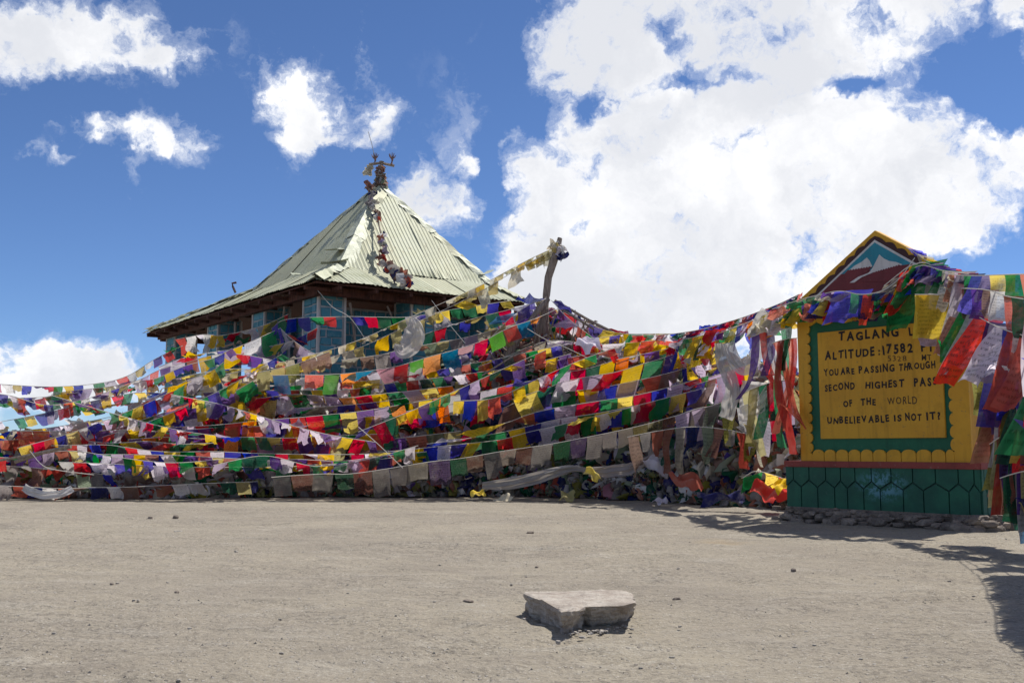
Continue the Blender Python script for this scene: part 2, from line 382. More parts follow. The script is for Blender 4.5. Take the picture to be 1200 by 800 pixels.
for (c0, sl0, w0) in ((-1.2, .55, .13), (.45, .55, .13), (5.2, -.35, .14), (6.9, -.35, .14), (9.3, .12, .16), (10.9, .12, .16)):   # shallow wheel ruts
    d_ = (A_[:, 1]-c0-sl0*A_[:, 0]-.25*np.sin(A_[:, 0]*.6+c0)-4)/math.sqrt(1+sl0*sl0); nn = np.exp(-(abs(A_[:, 0])/14)**4)
    A_[:, 2] += nn*.016*(-np.exp(-(d_/w0)**2)+.5*np.exp(-((abs(d_)-w0*2)/(w0*.8))**2))
vs = A_.tolist()
fs = [(j*nx+i, j*nx+i+1, (j+1)*nx+i+1, (j+1)*nx+i) for j in range(len(gy)-1) for i in range(nx-1)]
tagobj(mesh_obj('ground', vs, fs, M_ground, smooth=True), kind='structure')
# loose gravel
L = []
for i in range(1700):
    Y = 3.4+13*random.random()**1.5; X = (random.random()-.5)*1.15*Y
    r = .003+.009*random.random()**5
    L.append(rockmesh((X, Y, gz(X, Y)+r*.2), (r*1.3, r, r*.7), i, 1) if r > .009 else
             ([(X-r, Y, 0+gz(X, Y)), (X+r, Y-r*.3, gz(X, Y)), (X, Y+r, gz(X, Y)), (X+r*.2, Y, gz(X, Y)+r)], [(0, 1, 3), (1, 2, 3), (2, 0, 3)]))
V_, F_ = join(L)
tagobj(mesh_obj('gravel', V_, F_, M_pebble), 'small loose gravel scattered over the dirt', 'gravel', kind='stuff')

# the broken slab
def slab():
    top = [(615, 696), (622, 693.5), (650, 692), (690, 691), (734, 691.5), (741, 698), (747, 705), (738, 707.5), (730, 709.5), (712, 709.5), (692, 709.8), (684, 711.5), (678, 715), (668, 716.5), (659, 717.5), (650, 711), (636, 703), (626, 700.5)]
    bot = [(616, 721), (626, 706), (650, 703), (690, 702), (735, 704), (744, 711), (745, 718), (740, 724), (730, 734), (712, 737), (694, 738), (686, 737), (682, 739.5), (670, 744), (660, 747.5), (652, 742), (638, 734), (625, 726)]
    T = [atz(x, y, .112+.003*math.sin(i*2.1)) for i, (x, y) in enumerate(top)]
    B = [atz(x, y, -.02) for x, y in bot]
    M = [t.lerp(b, .35)+Vector((0, .0, 0))+(b-t).cross(Vector((0, 0, 1)))*0 for t, b in zip(T, B)]
    cen = sum(T, Vector())/len(T)
    b = bmesh.new(); n = len(T)
    tv = [b.verts.new(p) for p in T]; mv = [b.verts.new(p+(cen-p)*(.0 if i % 3 else .05)) for i, p in enumerate(M)]; bv = [b.verts.new(p) for p in B]
    cv = b.verts.new(cen+Vector((0, .02, 0)))
    for i in range(n):
        j = (i+1) % n
        b.faces.new((tv[i], tv[j], cv)); b.faces.new((mv[i], mv[j], tv[j], tv[i])); b.faces.new((bv[i], bv[j], mv[j], mv[i]))
    bmesh.ops.recalc_face_normals(b, faces=b.faces)
    bmesh.ops.triangulate(b, faces=b.faces[:])
    bmesh.ops.subdivide_edges(b, edges=b.edges[:], cuts=5, use_grid_fill=True)
    b.normal_update()
    for v in b.verts:
        p = v.co
        amt = .024*mnoise.noise(p*13)+.010*mnoise.noise(Vector((p.x*22, p.y*22, p.z*80)))+.006*mnoise.noise(p*50)
        if v.normal.z > .8: amt *= .3
        v.co = p+v.normal*amt
    o0 = atz(680, 722, 0); me = bpy.data.meshes.new('broken_slab')
    for v in b.verts: v.co -= o0
    b.to_mesh(me); b.free(); me.materials.append(M_rock)
    o = bpy.data.objects.new('broken_slab', me); COL.objects.link(o); o.location = o0
    tagobj(o, 'large flat pale rock slab lying alone on the dirt, broken front edge', 'rock')
slab()
for k, (px, py, sx, sy, sz, lab) in enumerate([
        (621, 624.5, .075, .03, .03, 'small dark flat stone behind the large slab, towards the heap'),
        (629, 664, .018, .014, .014, 'tiny dark pebble just behind the slab, left end'),
        (793, 703, .030, .014, .012, 'thin dark chip of stone to the right of the slab'),
        (209, 622.5, .055, .03, .010, 'thin whitish flake of stone on the left dirt'),
        (206, 606.5, .07, .04, .03, 'brownish stone crumb beside a smaller one near the left heap foot'),
        (176, 608, .035, .03, .03, 'dark crumb of stone left of the brownish crumb'),
        (131, 687, .014, .011, .011, 'tiny dark pebble on the open dirt at lower left'),
        (207, 695, .018, .014, .012, 'small dark pebble in the middle of the left dirt'),
        (549, 705, .045, .025, .010, 'low dark clod on the dirt left of the slab'),
        (277, 647, .022, .016, .014, 'small buff pebble behind the left dirt streaks'),
        (930, 667, .028, .018, .02, 'small dark stone in front of the sign shadow'),
        (654, 755, .014, .012, .011, 'tiny pale pebble under the front corner of the slab')]):
    p = atz(px, py, 0); v, f = rockmesh((0, 0, 0), (sx, sy, sz), 90+k, 2)
    o = mesh_obj('loose_stone', v, f, M_pebble if 'pale' in lab or 'whitish' in lab or 'buff' in lab else M_rubble)
    o.location = p+Vector((0, 0, gz(p.x, p.y)+sz*.4)); tagobj(o, lab, 'stone', 'stray stones on the dirt')

r = random.Random(3); L = []
for k in range(150):
    t = r.random(); px = 612+t*138; py = (722+t*2*24 if t < .36 else 747-(t-.36)*30)+r.gauss(0, 3); p = atz(px, py, 0); q_ = .003+.010*r.random()**3
    L.append(rockmesh((p.x, p.y, gz(p.x, p.y)+q_*.3), (q_*1.4, q_, q_*.7), 7000+k, 1))
V_, F_ = join(L); tagobj(mesh_obj('stone_chips', V_, F_, M_pebble), 'fine chips and grit banked round the foot of the pale slab', 'chips', kind='stuff')

# ------------------------------------------------------------------ hut
HO = Vector((-4.02, 20.7, 0)); HA = math.atan2(.585, .81)
hut = thing('stone_hut', HO, 'blue stone hut with a steep pyramid roof of green corrugated metal', 'hut', rz=HA)
EZ, UZ = 4.33, 4.90
def corr_face(parent, E0, E1, T0, T1, sheetw, seed, lift=.0, rows=6):
    """corrugated sheets over the trapezoid E0 E1 (eave) T1 T0 (top)"""
    r = random.Random(seed); E0, E1, T0, T1 = map(Vector, (E0, E1, T0, T1))
    e = (E1-E0).normalized(); W_ = (E1-E0).length
    h = (T0-E0) - e*((T0-E0).dot(e)); H_ = h.length; h = h/H_; n = e.cross(h)
    if n.z < 0: n = -n
    tl = (T0-E0).dot(e); tr = (T1-E0).dot(e)
    def hmax(x):
        if x < tl: return H_*x/max(tl, 1e-4)
        if x > tr: return H_*(W_-x)/max(W_-tr, 1e-4)
        return H_
    ns = max(1, round(W_/sheetw)); sw = W_/ns; pitch = .105
    for s in range(ns):
        x0, x1 = s*sw, (s+1)*sw+.03; x1 = min(x1, W_)
        dx = np.arange(x0, x1+1e-6, pitch/4)
        off = .006+.012*(s % 2)+lift; over = .06+.09*r.random(); ph = r.random()*6
        V = []
        for j in range(rows+1):
            for x in dx:
                xx = min(max(x, 0), W_); hm = max(hmax(xx), 0.01)
                t = j/rows; hh = -over*(1-t)+hm*t
                b = .0085*math.sin(2*math.pi*x/pitch)+off+.02*mnoise.noise(Vector((x*.8+seed, hh*.9, ph)))
                if j == 0: b += .02*(r.random()-.3)
                V.append(E0+e*xx+h*hh+n*b)
        m = len(dx); Fc = [(j*m+i, j*m+i+1, (j+1)*m+i+1, (j+1)*m+i) for j in range(rows) for i in range(m-1)]
        mesh_obj('roof_sheet', V, Fc, M_roof, parent)
F0, R0, B0, L0 = (0, 0, EZ), (5.3, 0, EZ-.02), (5.3, 11.6, EZ-.05), (0, 11.6, EZ)
UF, UR, UB, UL = (1.2, 1.25, UZ), (5.1, 1.3, UZ), (5.0, 5.6, UZ), (1.0, 5.5, UZ)
AP = (3.25, 3.3, 7.48)
dk = .05
def lower(p, d=dk): return (p[0], p[1], p[2]-d)
dv = [lower(p) for p in (F0, R0, B0, L0, UF, UR, UB, UL, AP)]
roof = mesh_obj('roof', dv+[lower(p, .035) for p in dv[:4]], [(0, 1, 5, 4), (1, 2, 6, 5), (2, 3, 7, 6), (3, 0, 4, 7), (4, 5, 8), (5, 6, 8), (6, 7, 8), (7, 4, 8), (0, 9, 10, 1), (1, 10, 11, 2), (2, 11, 12, 3), (3, 12, 9, 0)], M_redwood, hut)
def slope_in(A, B, dz): return A
corr_face(roof, F0, R0, UF, UR, .8, 1); corr_face(roof, L0, F0, UL, UF, .85, 2)
corr_face(roof, R0, B0, UR, UB, .85, 3); corr_face(roof, B0, L0, UB, UL, .85, 4)
def up(p, d): return (p[0], p[1], p[2]+d)
def outw(p, k=.10):
    c = Vector((AP[0], AP[1], 0)); v = Vector((p[0], p[1], 0)); v = v+(v-c).normalized()*k; return (v.x, v.y, p[2]-.01)
uf, ur, ub, ul = outw(UF), outw(UR), outw(UB), outw(UL)
corr_face(roof, uf, ur, AP, AP, .78, 5, .03, 8); corr_face(roof, ul, uf, AP, AP, .8, 6, .03, 8)
corr_face(roof, ur, ub, AP, AP, .8, 7, .03, 8); corr_face(roof, ub, ul, AP, AP, .8, 8, .03, 8)
def cap(A, B, w, n1, n2, nseg, seed, gap=.0, bend=.05):
    """folded ridge cap pieces from A to B; n1, n2 are the directions of its two flanges"""
    r = random.Random(seed); A, B = Vector(A), Vector(B); n1, n2 = Vector(n1).normalized(), Vector(n2).normalized()
    for k in range(nseg):
        a = A.lerp(B, k/nseg+gap*r.random()/nseg); b = A.lerp(B, (k+1)/nseg+.02)
        V = []; M_ = 7
        for i in range(M_):
            p = a.lerp(b, i/(M_-1))+Vector((0, 0, .045+.012*(k % 2)))
            j = lambda: bend*(r.random()-.4)
            wl, wr = w*(.9+.16*r.random()), w*(.9+.16*r.random())
            V += [p+n1*wl+Vector((0, 0, j()+.02)), p+n1*w*.4+Vector((0, 0, .035+j()*.3)), p+Vector((0, 0, .05+.3*j())), p+n2*w*.4+Vector((0, 0, .035+j()*.3)), p+n2*wr+Vector((0, 0, j()+.02))]
        Fc = [(i*5+q, i*5+q+1, (i+1)*5+q+1, (i+1)*5+q) for i in range(M_-1) for q in range(4)]
        o = mesh_obj('ridge_cap', V, Fc, M_cap if (k+seed) % 3 else M_roof, roof, smooth=False)
def face_dir(A, B, C):                     # direction in face ABC, perpendicular to edge AB, towards C
    A, B, C = Vector(A), Vector(B), Vector(C); e = (B-A).normalized(); v = C-A; return (v-e*v.dot(e)).normalized()
cap(AP, uf, .27, face_dir(AP, uf, ul), face_dir(AP, uf, ur), 3, 0, .05, .10)
cap(AP, ur, .20, face_dir(AP, ur, uf), face_dir(AP, ur, ub), 4, 1, .12, .12)
cap(AP, ul, .15, face_dir(AP, ul, uf), face_dir(AP, ul, ub), 5, 4, .15, .12)
cap(UF, F0, .22, face_dir(UF, F0, L0), face_dir(UF, F0, R0), 2, 5, .05, .09)
cap(UL, L0, .12, face_dir(UL, L0, F0), face_dir(UL, L0, B0), 6, 3, .05, .05)
cap(UR, R0, .14, face_dir(UR, R0, F0), face_dir(UR, R0, B0), 2, 2, .05, .05)
# lifted, curled bits of sheet on the lower front hip
for (u, v, z, s, a, ca) in ((1.35, 1.75, 5.32, .34, .5, .9), (1.0, 1.2, 4.93, .30, -.4, .6), (.75, 2.6, 4.82, .22, 1.4, .8), (5.15, 1.45, 5.10, .26, .2, 1.2)):
    V = []
    for i in range(5):
        for j in range(4):
            x = (i/4-.5)*s*2; y = (j/3-.5)*s; zz = ca*s*(i/4)**2*.6
            V.append((u+x*math.cos(a)-y*math.sin(a), v+x*math.sin(a)+y*math.cos(a), z+zz))
    mesh_obj('loose_sheet', V, [(i*4+j, i*4+j+1, (i+1)*4+j+1, (i+1)*4+j) for i in range(4) for j in range(3)], M_cap, roof)
# timber under the eaves
def hbox(name, c, s, m, parent=hut, rot=None, bw=0):
    v, f = box_vf(c, s, rot); o = mesh_obj(name, v, f, m, parent)
    if bw: bevel(o, bw)
    return o
hbox('eave_beam', (2.7, .42, 4.16), (5.0, .13, .17), M_redwood); hbox('eave_beam', (.30, 5.8, 4.15), (.13, 11.0, .15), M_redwood)
hbox('eave_beam', (5.0, 5.8, 4.12), (.13, 11.0, .17), M_redwood); hbox('eave_beam', (2.6, 11.2, 4.11), (4.6, .13, .17), M_redwood)
for k in range(14): hbox('rafter', (.30+(k % 2)*.01, .25+k*.84, 4.165), (.78+.1*random.random(), .075, .07), M_redwood)
for k in range(7): hbox('rafter', (.5+k*.85, .33, 4.175), (.075, .85+.1*random.random(), .07), M_redwood)
# crossing timber braces and hanging strips below the eave
for (a, b, r_) in (((1.1, .62, 4.0), (1.25, .6, 3.0), .03), ((.33, 2.3, 4.05), (.30, 2.6, 2.6), .03), ((2.0, .6, 4.0), (2.3, .62, 3.4), .022), ((.33, 5.3, 4.0), (.36, 5.4, 2.5), .035), ((.33, 9.0, 4.0), (.4, 8.7, 2.9), .03), ((.36, 4.9, 3.5), (.36, 6.2, 3.45), .03)):
    v, f = tube([a, tuple((Vector(a)+Vector(b))/2+Vector((.02, .02, 0))), b], r_, 6); mesh_obj('brace', v, f, M_wood, hut)
def stones_on(parent, O, du, W_, z0, z1, n, seed, rowh=.21):
    """rubble stones standing proud of a face: O origin corner, du unit along face, n outward normal"""
    r = random.Random(seed); z = z0; O, du, n = Vector(O), Vector(du), Vector(n)
    while z < z1-.08:
        hh = rowh*(.75+.5*r.random()); hh = min(hh, z1-z); x = .045
        while x < W_-.1:
            w = .14+.26*r.random()
            if W_-.045-(x+w) < .13: w = W_-.045-x
            gp = .014; pr = .018+.014*r.random()
            c = [(x+gp, z+gp), (x+w-gp, z+gp), (x+w-gp, z+hh-gp), (x+gp, z+hh-gp)]
            c = [(a+(r.random()-.5)*.03, b+(r.random()-.5)*.03) for a, b in c]
            ca = sum(a for a, b in c)/4; cb = sum(b for a, b in c)/4
            V = [O+du*a+Vector((0, 0, b))+n*.001 for a, b in c]+[O+du*(a+(ca-a)*.10)+Vector((0, 0, b+(cb-b)*.12))+n*pr*(.8+.4*r.random()) for a, b in c]
            mesh_obj('stone', V, [(4, 5, 6, 7), (0, 1, 5, 4), (1, 2, 6, 5), (2, 3, 7, 6), (3, 0, 4, 7)], M_bstone, parent)
            x += w
        z += hh
PW, PD = .62, .72
def pillar(u, v, seed, faces=('u', 'v'), z0=1.9):
    p = hbox('pillar', (u+PW/2, v+PD/2, 2.12), (PW, PD, 4.24), M_mortar)
    if 'u' in faces: stones_on(p, (u, v+PD, 0), (0, -1, 0), PD, z0, 4.2, (-1, 0, 0), seed)
    if 'v' in faces: stones_on(p, (u, v, 0), (1, 0, 0), PW, z0, 4.2, (0, -1, 0), seed+50)
    for (a, b) in ((u, v), (u+PW, v), (u, v+PD)):
        s_ = hbox('edge_strip', (a, b, 3.0), (.05, .05, 2.4), M_mwhite, p)
for i, v in enumerate((.7, 3.6, 6.7, 10.2)): pillar(.4, v, i, z0=2.0)
pillar(2.67, .7, 11, z0=2.2); pillar(4.75, .75, 12, z0=2.2)
for v in (3.6, 6.7, 10.2): pillar(4.9, v, 20, faces=(), z0=2)
for (u0, v0, u1, v1, sd, nn) in ((1.2, 1.6, 4.9, 1.6, 31, (0, -1, 0)),):
    wl = hbox('wall', ((u0+u1)/2, v0+.15, 2.02), (u1-u0, .3, 4.04), M_mortar)
    stones_on(wl, (u0, v0, 0), (1, 0, 0), u1-u0, 2.5, 4.0, nn, sd, .27)
wl = hbox('wall', (1.42, 3.3, 2.02), (.3, 3.1, 4.04), M_mortar); stones_on(wl, (1.27, 4.85, 0), (0, -1, 0), 3.1, 2.6, 4.0, (-1, 0, 0), 33, .27)
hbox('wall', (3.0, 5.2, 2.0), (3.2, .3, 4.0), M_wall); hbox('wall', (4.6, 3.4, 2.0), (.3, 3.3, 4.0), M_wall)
hbox('plinth', (2.9, 5.8, .6), (5.0, 10.9, 1.2), M_rubble)

# ------------------------------------------------------------------ cloth pieces
def rag_vf(c, size, n, seed, res=4, crump=.35):
    r = np.random.default_rng(seed); m = res+1
    a, b = np.meshgrid(np.linspace(-.5, .5, m), np.linspace(-.5, .5, m)); asp = .6+1.3*r.random()
    x = a*size*asp; y = b*size/asp**.5
    k1, k2, k3 = r.random(3)*6; z = size*crump*(.5*np.sin(a*7+k1+b*3)+.4*np.sin(b*9+k2-a*3)+.12*(r.random((m, m))-.5))
    z = z - size*.35*(a*a+b*b)*crump*2
    x = x+.10*size*np.sin(b*6+k3); y = y+.10*size*np.sin(a*6+k1)
    n = Vector(n).normalized(); t = n.cross(Vector((r.random()-.5, r.random()-.5, r.random()-.5))).normalized(); bt = n.cross(t)
    T, B_, N, C_ = map(np.array, (t, bt, n, Vector(c)))
    P = C_+x.reshape(-1, 1)*T+y.reshape(-1, 1)*B_+z.reshape(-1, 1)*N
    fs = [(j*m+i, j*m+i+1, (j+1)*m+i+1, (j+1)*m+i) for j in range(res) for i in range(res)]
    return [tuple(p) for p in P], fs
def add_uv(me, nu, nv):
    uvl = me.uv_layers.new(name='UVMap'); n = nu+1
    li = np.empty(len(me.loops), dtype=np.int32); me.loops.foreach_get('vertex_index', li)
    uv = np.stack([(li % n)/nu, 1-(li//n)/nv], 1).astype(np.float32); uvl.data.foreach_set('uv', uv.ravel())
def flag(parent, org, A, B, length, lean, colname, r, amp=.12, pinch=.0, nu=4, nv=5, curl=.0, name='flag', mats=FM, face=None):
    """one cloth hung by its top edge A-B; lean is the wind, added to gravity"""
    A, B = np.array(A), np.array(B); al = B-A; w = np.linalg.norm(al)
    dn = np.array((0, 0, -1.))+np.array(lean); dn /= np.linalg.norm(dn)
    n = np.cross(al/w, dn); n /= (np.linalg.norm(n)+1e-6)
    if n[1] > 0: n = -n
    f1, f2, p1, p2 = 1.2+2.3*r.random(), .8+1.3*r.random(), r.random()*6.28, r.random()*6.28
    f3, p3 = 4+4*r.random(), r.random()*6.28
    sg = r.random()-.5; fl = r.random(); cs = r.choice((-1, 1)); piv = r.choice((.1, .5, .9))
    V = []; pos = A.copy(); dcur = dn.copy()
    side = al/w
    for j in range(nv+1):
        t = j/nv
        if j:
            ang = curl*t+.18*math.sin(t*4+p2)
            dd = dn*math.cos(ang)+n*math.sin(ang); pos = pos+dd*length/nv
        base = pos-A
        for i in range(nu+1):
            s = i/nu; ss = piv+(s-piv)*(1-pinch*t)
            d = amp*w*(t**.7)*math.sin(f1*math.pi*s+f2*t*3+p1)+.35*amp*w*t*math.sin(f3*s+p3)
            sag = .05*length*t*math.sin(math.pi*s)*sg*2
            sh = .22*length*t*sg
            droop = -.06*w*math.sin(math.pi*s)*(1-t)*r.random()*.5
            corner = 0.
            if fl < .3 and j >= nv-1 and ((cs < 0 and i <= 1) or (cs > 0 and i >= nu-1)): corner = .25*length*((j-nv+2)/2)
            p = A+al*ss+base+n*(d+corner*.8)+side*sh-dn*(corner-sag*.4)+np.array((0, 0, droop))
            V.append(tuple(p-np.array(org)))
    m = nu+1; fs = [(j*m+i, j*m+i+1, (j+1)*m+i+1, (j+1)*m+i) for j in range(nv) for i in range(nu)]
    o = mesh_obj(name, V, fs, mats[colname], parent, smooth=True); add_uv(o.data, nu, nv); return o
def catmull(P, per=10):
    P = [P[0]*2-P[1]]+P+[P[-1]*2-P[-2]]; out = []
    for i in range(1, len(P)-2):
        p0, p1, p2, p3 = P[i-1:i+3]
        for k in range(per):
            t = k/per; out.append(.5*((2*p1)+(p2-p0)*t+(2*p0-5*p1+4*p2-p3)*t*t+(3*p1-p0-3*p2+p3)*t**3))
    out.append(P[-2]); return out

# heap profile: px, foot row, crest row, depth of the slope
HP = np.array([(-260, 583, 545, 1.5), (0, 583.5, 526, 2.0), (100, 584, 516, 2.0), (200, 584, 500, 1.9), (300, 583, 478, 1.8), (400, 582, 462, 1.5), (500, 582, 445, 1.7),
               (560, 582, 415, 2.3), (610, 582, 378, 2.9), (650, 583, 368, 3.1), (690, 584, 394, 2.9), (760, 587, 416, 2.5), (850, 593, 432, 2.0), (950, 598, 450, 1.4), (1010, 600, 480, 1.0)])
def hp(px): return [float(np.interp(px, HP[:, 0], HP[:, k])) for k in (1, 2, 3)]
def heap(px, v):
    yf, yt, dp = hp(px); Yf = atz(px, yf, 0).y
    if v <= 1:
        return at(px, yf+(yt-yf)*math.sin(v*math.pi/2)**.9, Yf+dp*v)
    c = at(px, yt, Yf+dp); k = v-1; return Vector((c.x*(1+.1*k), c.y+dp*k, max(-.1, c.z*(1-k**1.5))))
def heapY(px, py):
    yf, yt, dp = hp(px); Yf = atz(px, yf, 0).y
    q = min(1, max(0, (yf-py)/(yf-yt))); return Yf+dp*(math.asin(q**(1/.9))*2/math.pi)
ragcols_dirty = ['dirt', 'grey', 'navy', 'darkgreen', 'brown', 'sage', 'brown', 'cream', 'pale', 'dirt', 'khaki', 'rust', 'darkgreen', 'lilac', 'navy', 'sage', 'grey', 'pale']
ragcols_bright = ['red', 'green', 'yellow', 'blue', 'white', 'white', 'purple', 'orange', 'pink', 'khaki']
ragfoot = ['dirt', 'grey', 'brown', 'brown', 'sage', 'cream', 'grey', 'navy', 'pale', 'olive', 'rust', 'darkgreen']
RC = list(dict.fromkeys(ragcols_dirty+ragcols_bright+ragfoot))
def build_heap(name, label, x0, x1, nrag, nstuff, seed, bright, size=(.12, .38)):
    r = random.Random(seed); o0 = heap((x0+x1)/2, .4); o0 = Vector((o0.x, o0.y, 0))
    root = thing(name, o0, label, 'heap', 'cloth heaps of the pass')
    nu = max(8, int((x1-x0)/7)); vv = np.linspace(0, 2, 25); V = []
    for v in vv:
        for i in range(nu+1):
            px = x0+(x1-x0)*i/nu; p = heap(px, v)
            k = math.sin(min(1, v/2)*math.pi); p = p+Vector((0, .3, -.06))+Vector((0, .05, .12))*(mnoise.noise(p*2.3)+.5*mnoise.noise(p*6))*k
            if v == 0: p.z = -.05
            V.append(p-o0)
    fs = [(j*(nu+1)+i, j*(nu+1)+i+1, (j+1)*(nu+1)+i+1, (j+1)*(nu+1)+i) for j in range(24) for i in range(nu)]
    mesh_obj('mound', V, fs, M_rubble, root)
    for cnt, single in ((nrag, True), (nstuff, False)):
        VV, FF, MI = [], [], []
        for i in range(cnt):
            px = x0+(x1-x0)*r.random()
            v = (r.random()**1.25)*(1.0 if not single else .8)
            if single and r.random() < .45: v = r.random()*.18
            p = heap(px, v)+Vector((0, .12-.15*r.random(), .0+.06*r.random()))
            s = size[0]+(size[1]-size[0])*r.random()**1.6
            if v < .12: s *= .8; p.z = max(.03, p.z)
            else: s *= 1.1
            n = Vector(((r.random()-.5)*1.6, -.9+(r.random()-.5)*.8, .75+(r.random()-.5)))
            a, b = rag_vf(p-o0, s, n, seed*10000+i+(50000 if single else 0), 6 if single else 5, .30+.3*r.random())
            a = [(q[0], q[1], max(q[2], .004+.01*r.random())) for q in a]
            c = r.choice(ragcols_bright if r.random() < bright*(.15 if v < .3 else 1) else (ragfoot if v < .3 else ragcols_dirty))
            if single: mesh_obj('rag', a, b, PM[c], root, smooth=True)
            else:
                k = len(VV); VV += a; FF += [tuple(q+k for q in f) for f in b]; MI += [RC.index(c)]*len(b)
        if not single:
            o = mesh_obj('rag_mass', VV, FF, [PM[c] for c in RC], root, smooth=True, mi=MI); o['kind'] = 'stuff'
build_heap('cloth_heap', 'low heap of rags and faded flags, leftmost, its foot on the dirt', -260, 250, 260, 1500, 3, .34, (.16, .5))
build_heap('cloth_heap', 'heap of tangled flags in front of the stone hut', 250, 570, 240, 1300, 4, .4, (.18, .55))
build_heap('cloth_heap', 'tall cairn of rags and sticks under the leaning pole', 570, 745, 280, 1700, 5, .5, (.14, .46))
build_heap('cloth_heap', 'heap of grey and dark rags between the cairn and the yellow sign', 745, 1010, 290, 2200, 6, .34, (.13, .42))

# ------------------------------------------------------------------ flag strings
STD = ['blue', 'white', 'red', 'green', 'yellow']
STDB = ['purple', 'white', 'red', 'green', 'yellow', 'blue', 'lilac', 'red', 'darkgreen', 'yellow']
FADE = ['brown', 'grey', 'purple', 'rust', 'sage', 'khaki', 'grey', 'lilac', 'dirt']
FMIX = STD+STD+['purple', 'lilac', 'rust', 'khaki', 'pale']
GREYS = ['gz_grey', 'gz_dust', 'gz_purple', 'gz_olive', 'gz_brown', 'gz_grey', 'gz_dust', 'gz_brown', 'gz_grey', 'gz_green', 'gz_brown', 'gz_grey']
PALE = ['white', 'pink', 'pale', 'khaki', 'lilac', 'cream', 'yellow']
NEON = ['cyan', 'pink', 'red', 'lime', 'orange']
KHA = ['khaki', 'khaki', 'cream', 'khaki', 'yellow', 'cream']
SLOPE = True; ND = [0]; SCW, SCH = 1.0, 1.0
def string(label, pts, w, h, pal, lean=(0, 0, 0), amp=.12, gap=.06, off=.35, order=True, pinch=0, skip=.03, curl=0, curlv=.35, flip=.08, leanv=.24, group='prayer flag strings across the heap', dense=1, hvar=.2, cordr=.0055, nv=5):
    ND[0] += 1; r = random.Random(100+ND[0])
    P = []
    for p in pts:
        Y = p[2] if len(p) > 2 else heapY(p[0], p[1])-off*1.3-.62
        P.append(at(p[0], p[1], Y))
    C = catmull(P, 9); org = C[0].copy()
    root = thing('prayer_flag_string', org, label, 'prayer flags', group)
    Q = [c-org for c in C]
    v, f = tube(Q, cordr, 4); mesh_obj('cord', v, f, M_cord, root)
    cum = [0]
    for a, b in zip(C, C[1:]): cum.append(cum[-1]+(b-a).length)
    tot = cum[-1]
    def pos(s):
        s = min(max(s, 0), tot); i = min(len(cum)-2, max(0, int(np.searchsorted(cum, s))-1))
        t = (s-cum[i])/max(1e-6, cum[i+1]-cum[i]); return C[i].lerp(C[i+1], t)
    s = .02; k = 0; i0 = r.randrange(len(pal))
    while s < tot-.05:
        p = pos(s); W_ = SCW*w*p.y/F*(.85+.3*r.random()); H_ = SCH*h*p.y/F*(1-hvar+2*hvar*r.random())
        c = pal[(i0+k) % len(pal)] if (order and r.random() > .2) else r.choice(pal); k += 1
        if r.random() > skip:
            ln = np.array(lean)+np.array((r.gauss(0, leanv), r.gauss(.55, .25) if SLOPE else r.gauss(0, .2), 0))
            A, B = pos(s), pos(s+W_*(1 if not pinch else .8))
            A = A+Vector((0, r.gauss(0, .012), 0)); B = B+Vector((0, r.gauss(0, .012), 0))
            if r.random() < flip: ln = ln+np.array((r.choice((-1, 1))*.9, -.4, .8))
            flag(root, org, A, B, H_, ln, c, r, amp*(.6+.9*r.random()), pinch*(.5+r.random()*.7), curl=curl+r.gauss(0, curlv), nv=nv)
        s += W_*(1+gap)/dense
    return root
S = string
S('short high string of pale, yellow and green flags hung across the left hut pillars', [(205, 398, 25.0), (237, 392, 24.4), (258, 393, 23.8), (285, 388, 23.2), (312, 380, 22.4), (338, 368, 21.6)], 16, 19, ['pale', 'yellow', 'olive', 'green', 'red', 'pale', 'white'], amp=.25, flip=.15, leanv=.3)
S('sagging string of red, white and lilac rags over the lower part of the left pillars', [(185, 430, 21.5), (220, 418, 21.5), (260, 411, 21), (300, 408, 20.8), (340, 400, 20.5), (372, 384, 20.3)], 15, 18, ['red', 'white', 'lilac', 'rust', 'yellow', 'pale', 'blue'], amp=.25, flip=.15, leanv=.3)
# --- airborne strings at upper left
S('topmost string at far left, small faded flags against the sky, rising to the hut', [(-40, 447), (0, 450), (60, 453), (115, 449), (150, 440), (181, 421), (214, 405)], 12, 11, ['white', 'pink', 'pale', 'khaki', 'blue', 'purple', 'red', 'green', 'yellow', 'purple', 'red', 'green'], lean=(.25, 0, 0), amp=.2)
S('second string from the top at far left, small flags mixed with rust cloths', [(-40, 470), (0, 467), (54, 465), (64, 461), (100, 456), (128, 453), (160, 446), (181, 444), (216, 429), (252, 419), (272, 408)], 12, 11, FMIX, lean=(.2, 0, 0), amp=.2, flip=.15)
S('long string of larger flags crossing under the sky gap at far left', [(-40, 499), (0, 494), (48, 485), (80, 477), (112, 469), (152, 461), (181, 460), (212, 461), (283, 458), (350, 457), (402, 457), (432, 453), (465, 448), (509, 443), (547, 438), (600, 431), (635, 423), (670, 414)], 13, 15, STDB, lean=(.2, 0, 0), amp=.14)
S('purple and green flags drooping between two strings in the left sky gap', [(-40, 466), (20, 470), (44, 468), (70, 462), (90, 460)], 13, 19, ['green', 'yellow', 'purple', 'navy', 'red'], lean=(.5, 0, 0), amp=.18)
S('nearly flat string of crushed white and yellow scraps at far left', [(-40, 509), (0, 506), (50, 502), (90, 496), (130, 488), (160, 478), (200, 462), (240, 440)], 15, 8, PALE, amp=.3, flip=.3, lean=(.6, 0, .3))
S('string of crumpled flags just above the brown cloths at far left', [(-40, 520), (0, 516), (60, 512), (120, 505), (170, 494), (210, 484)], 18, 18, ['purple', 'pale', 'rust', 'rust', 'khaki', 'green', 'yellow'], amp=.2, flip=.12, hvar=.4)
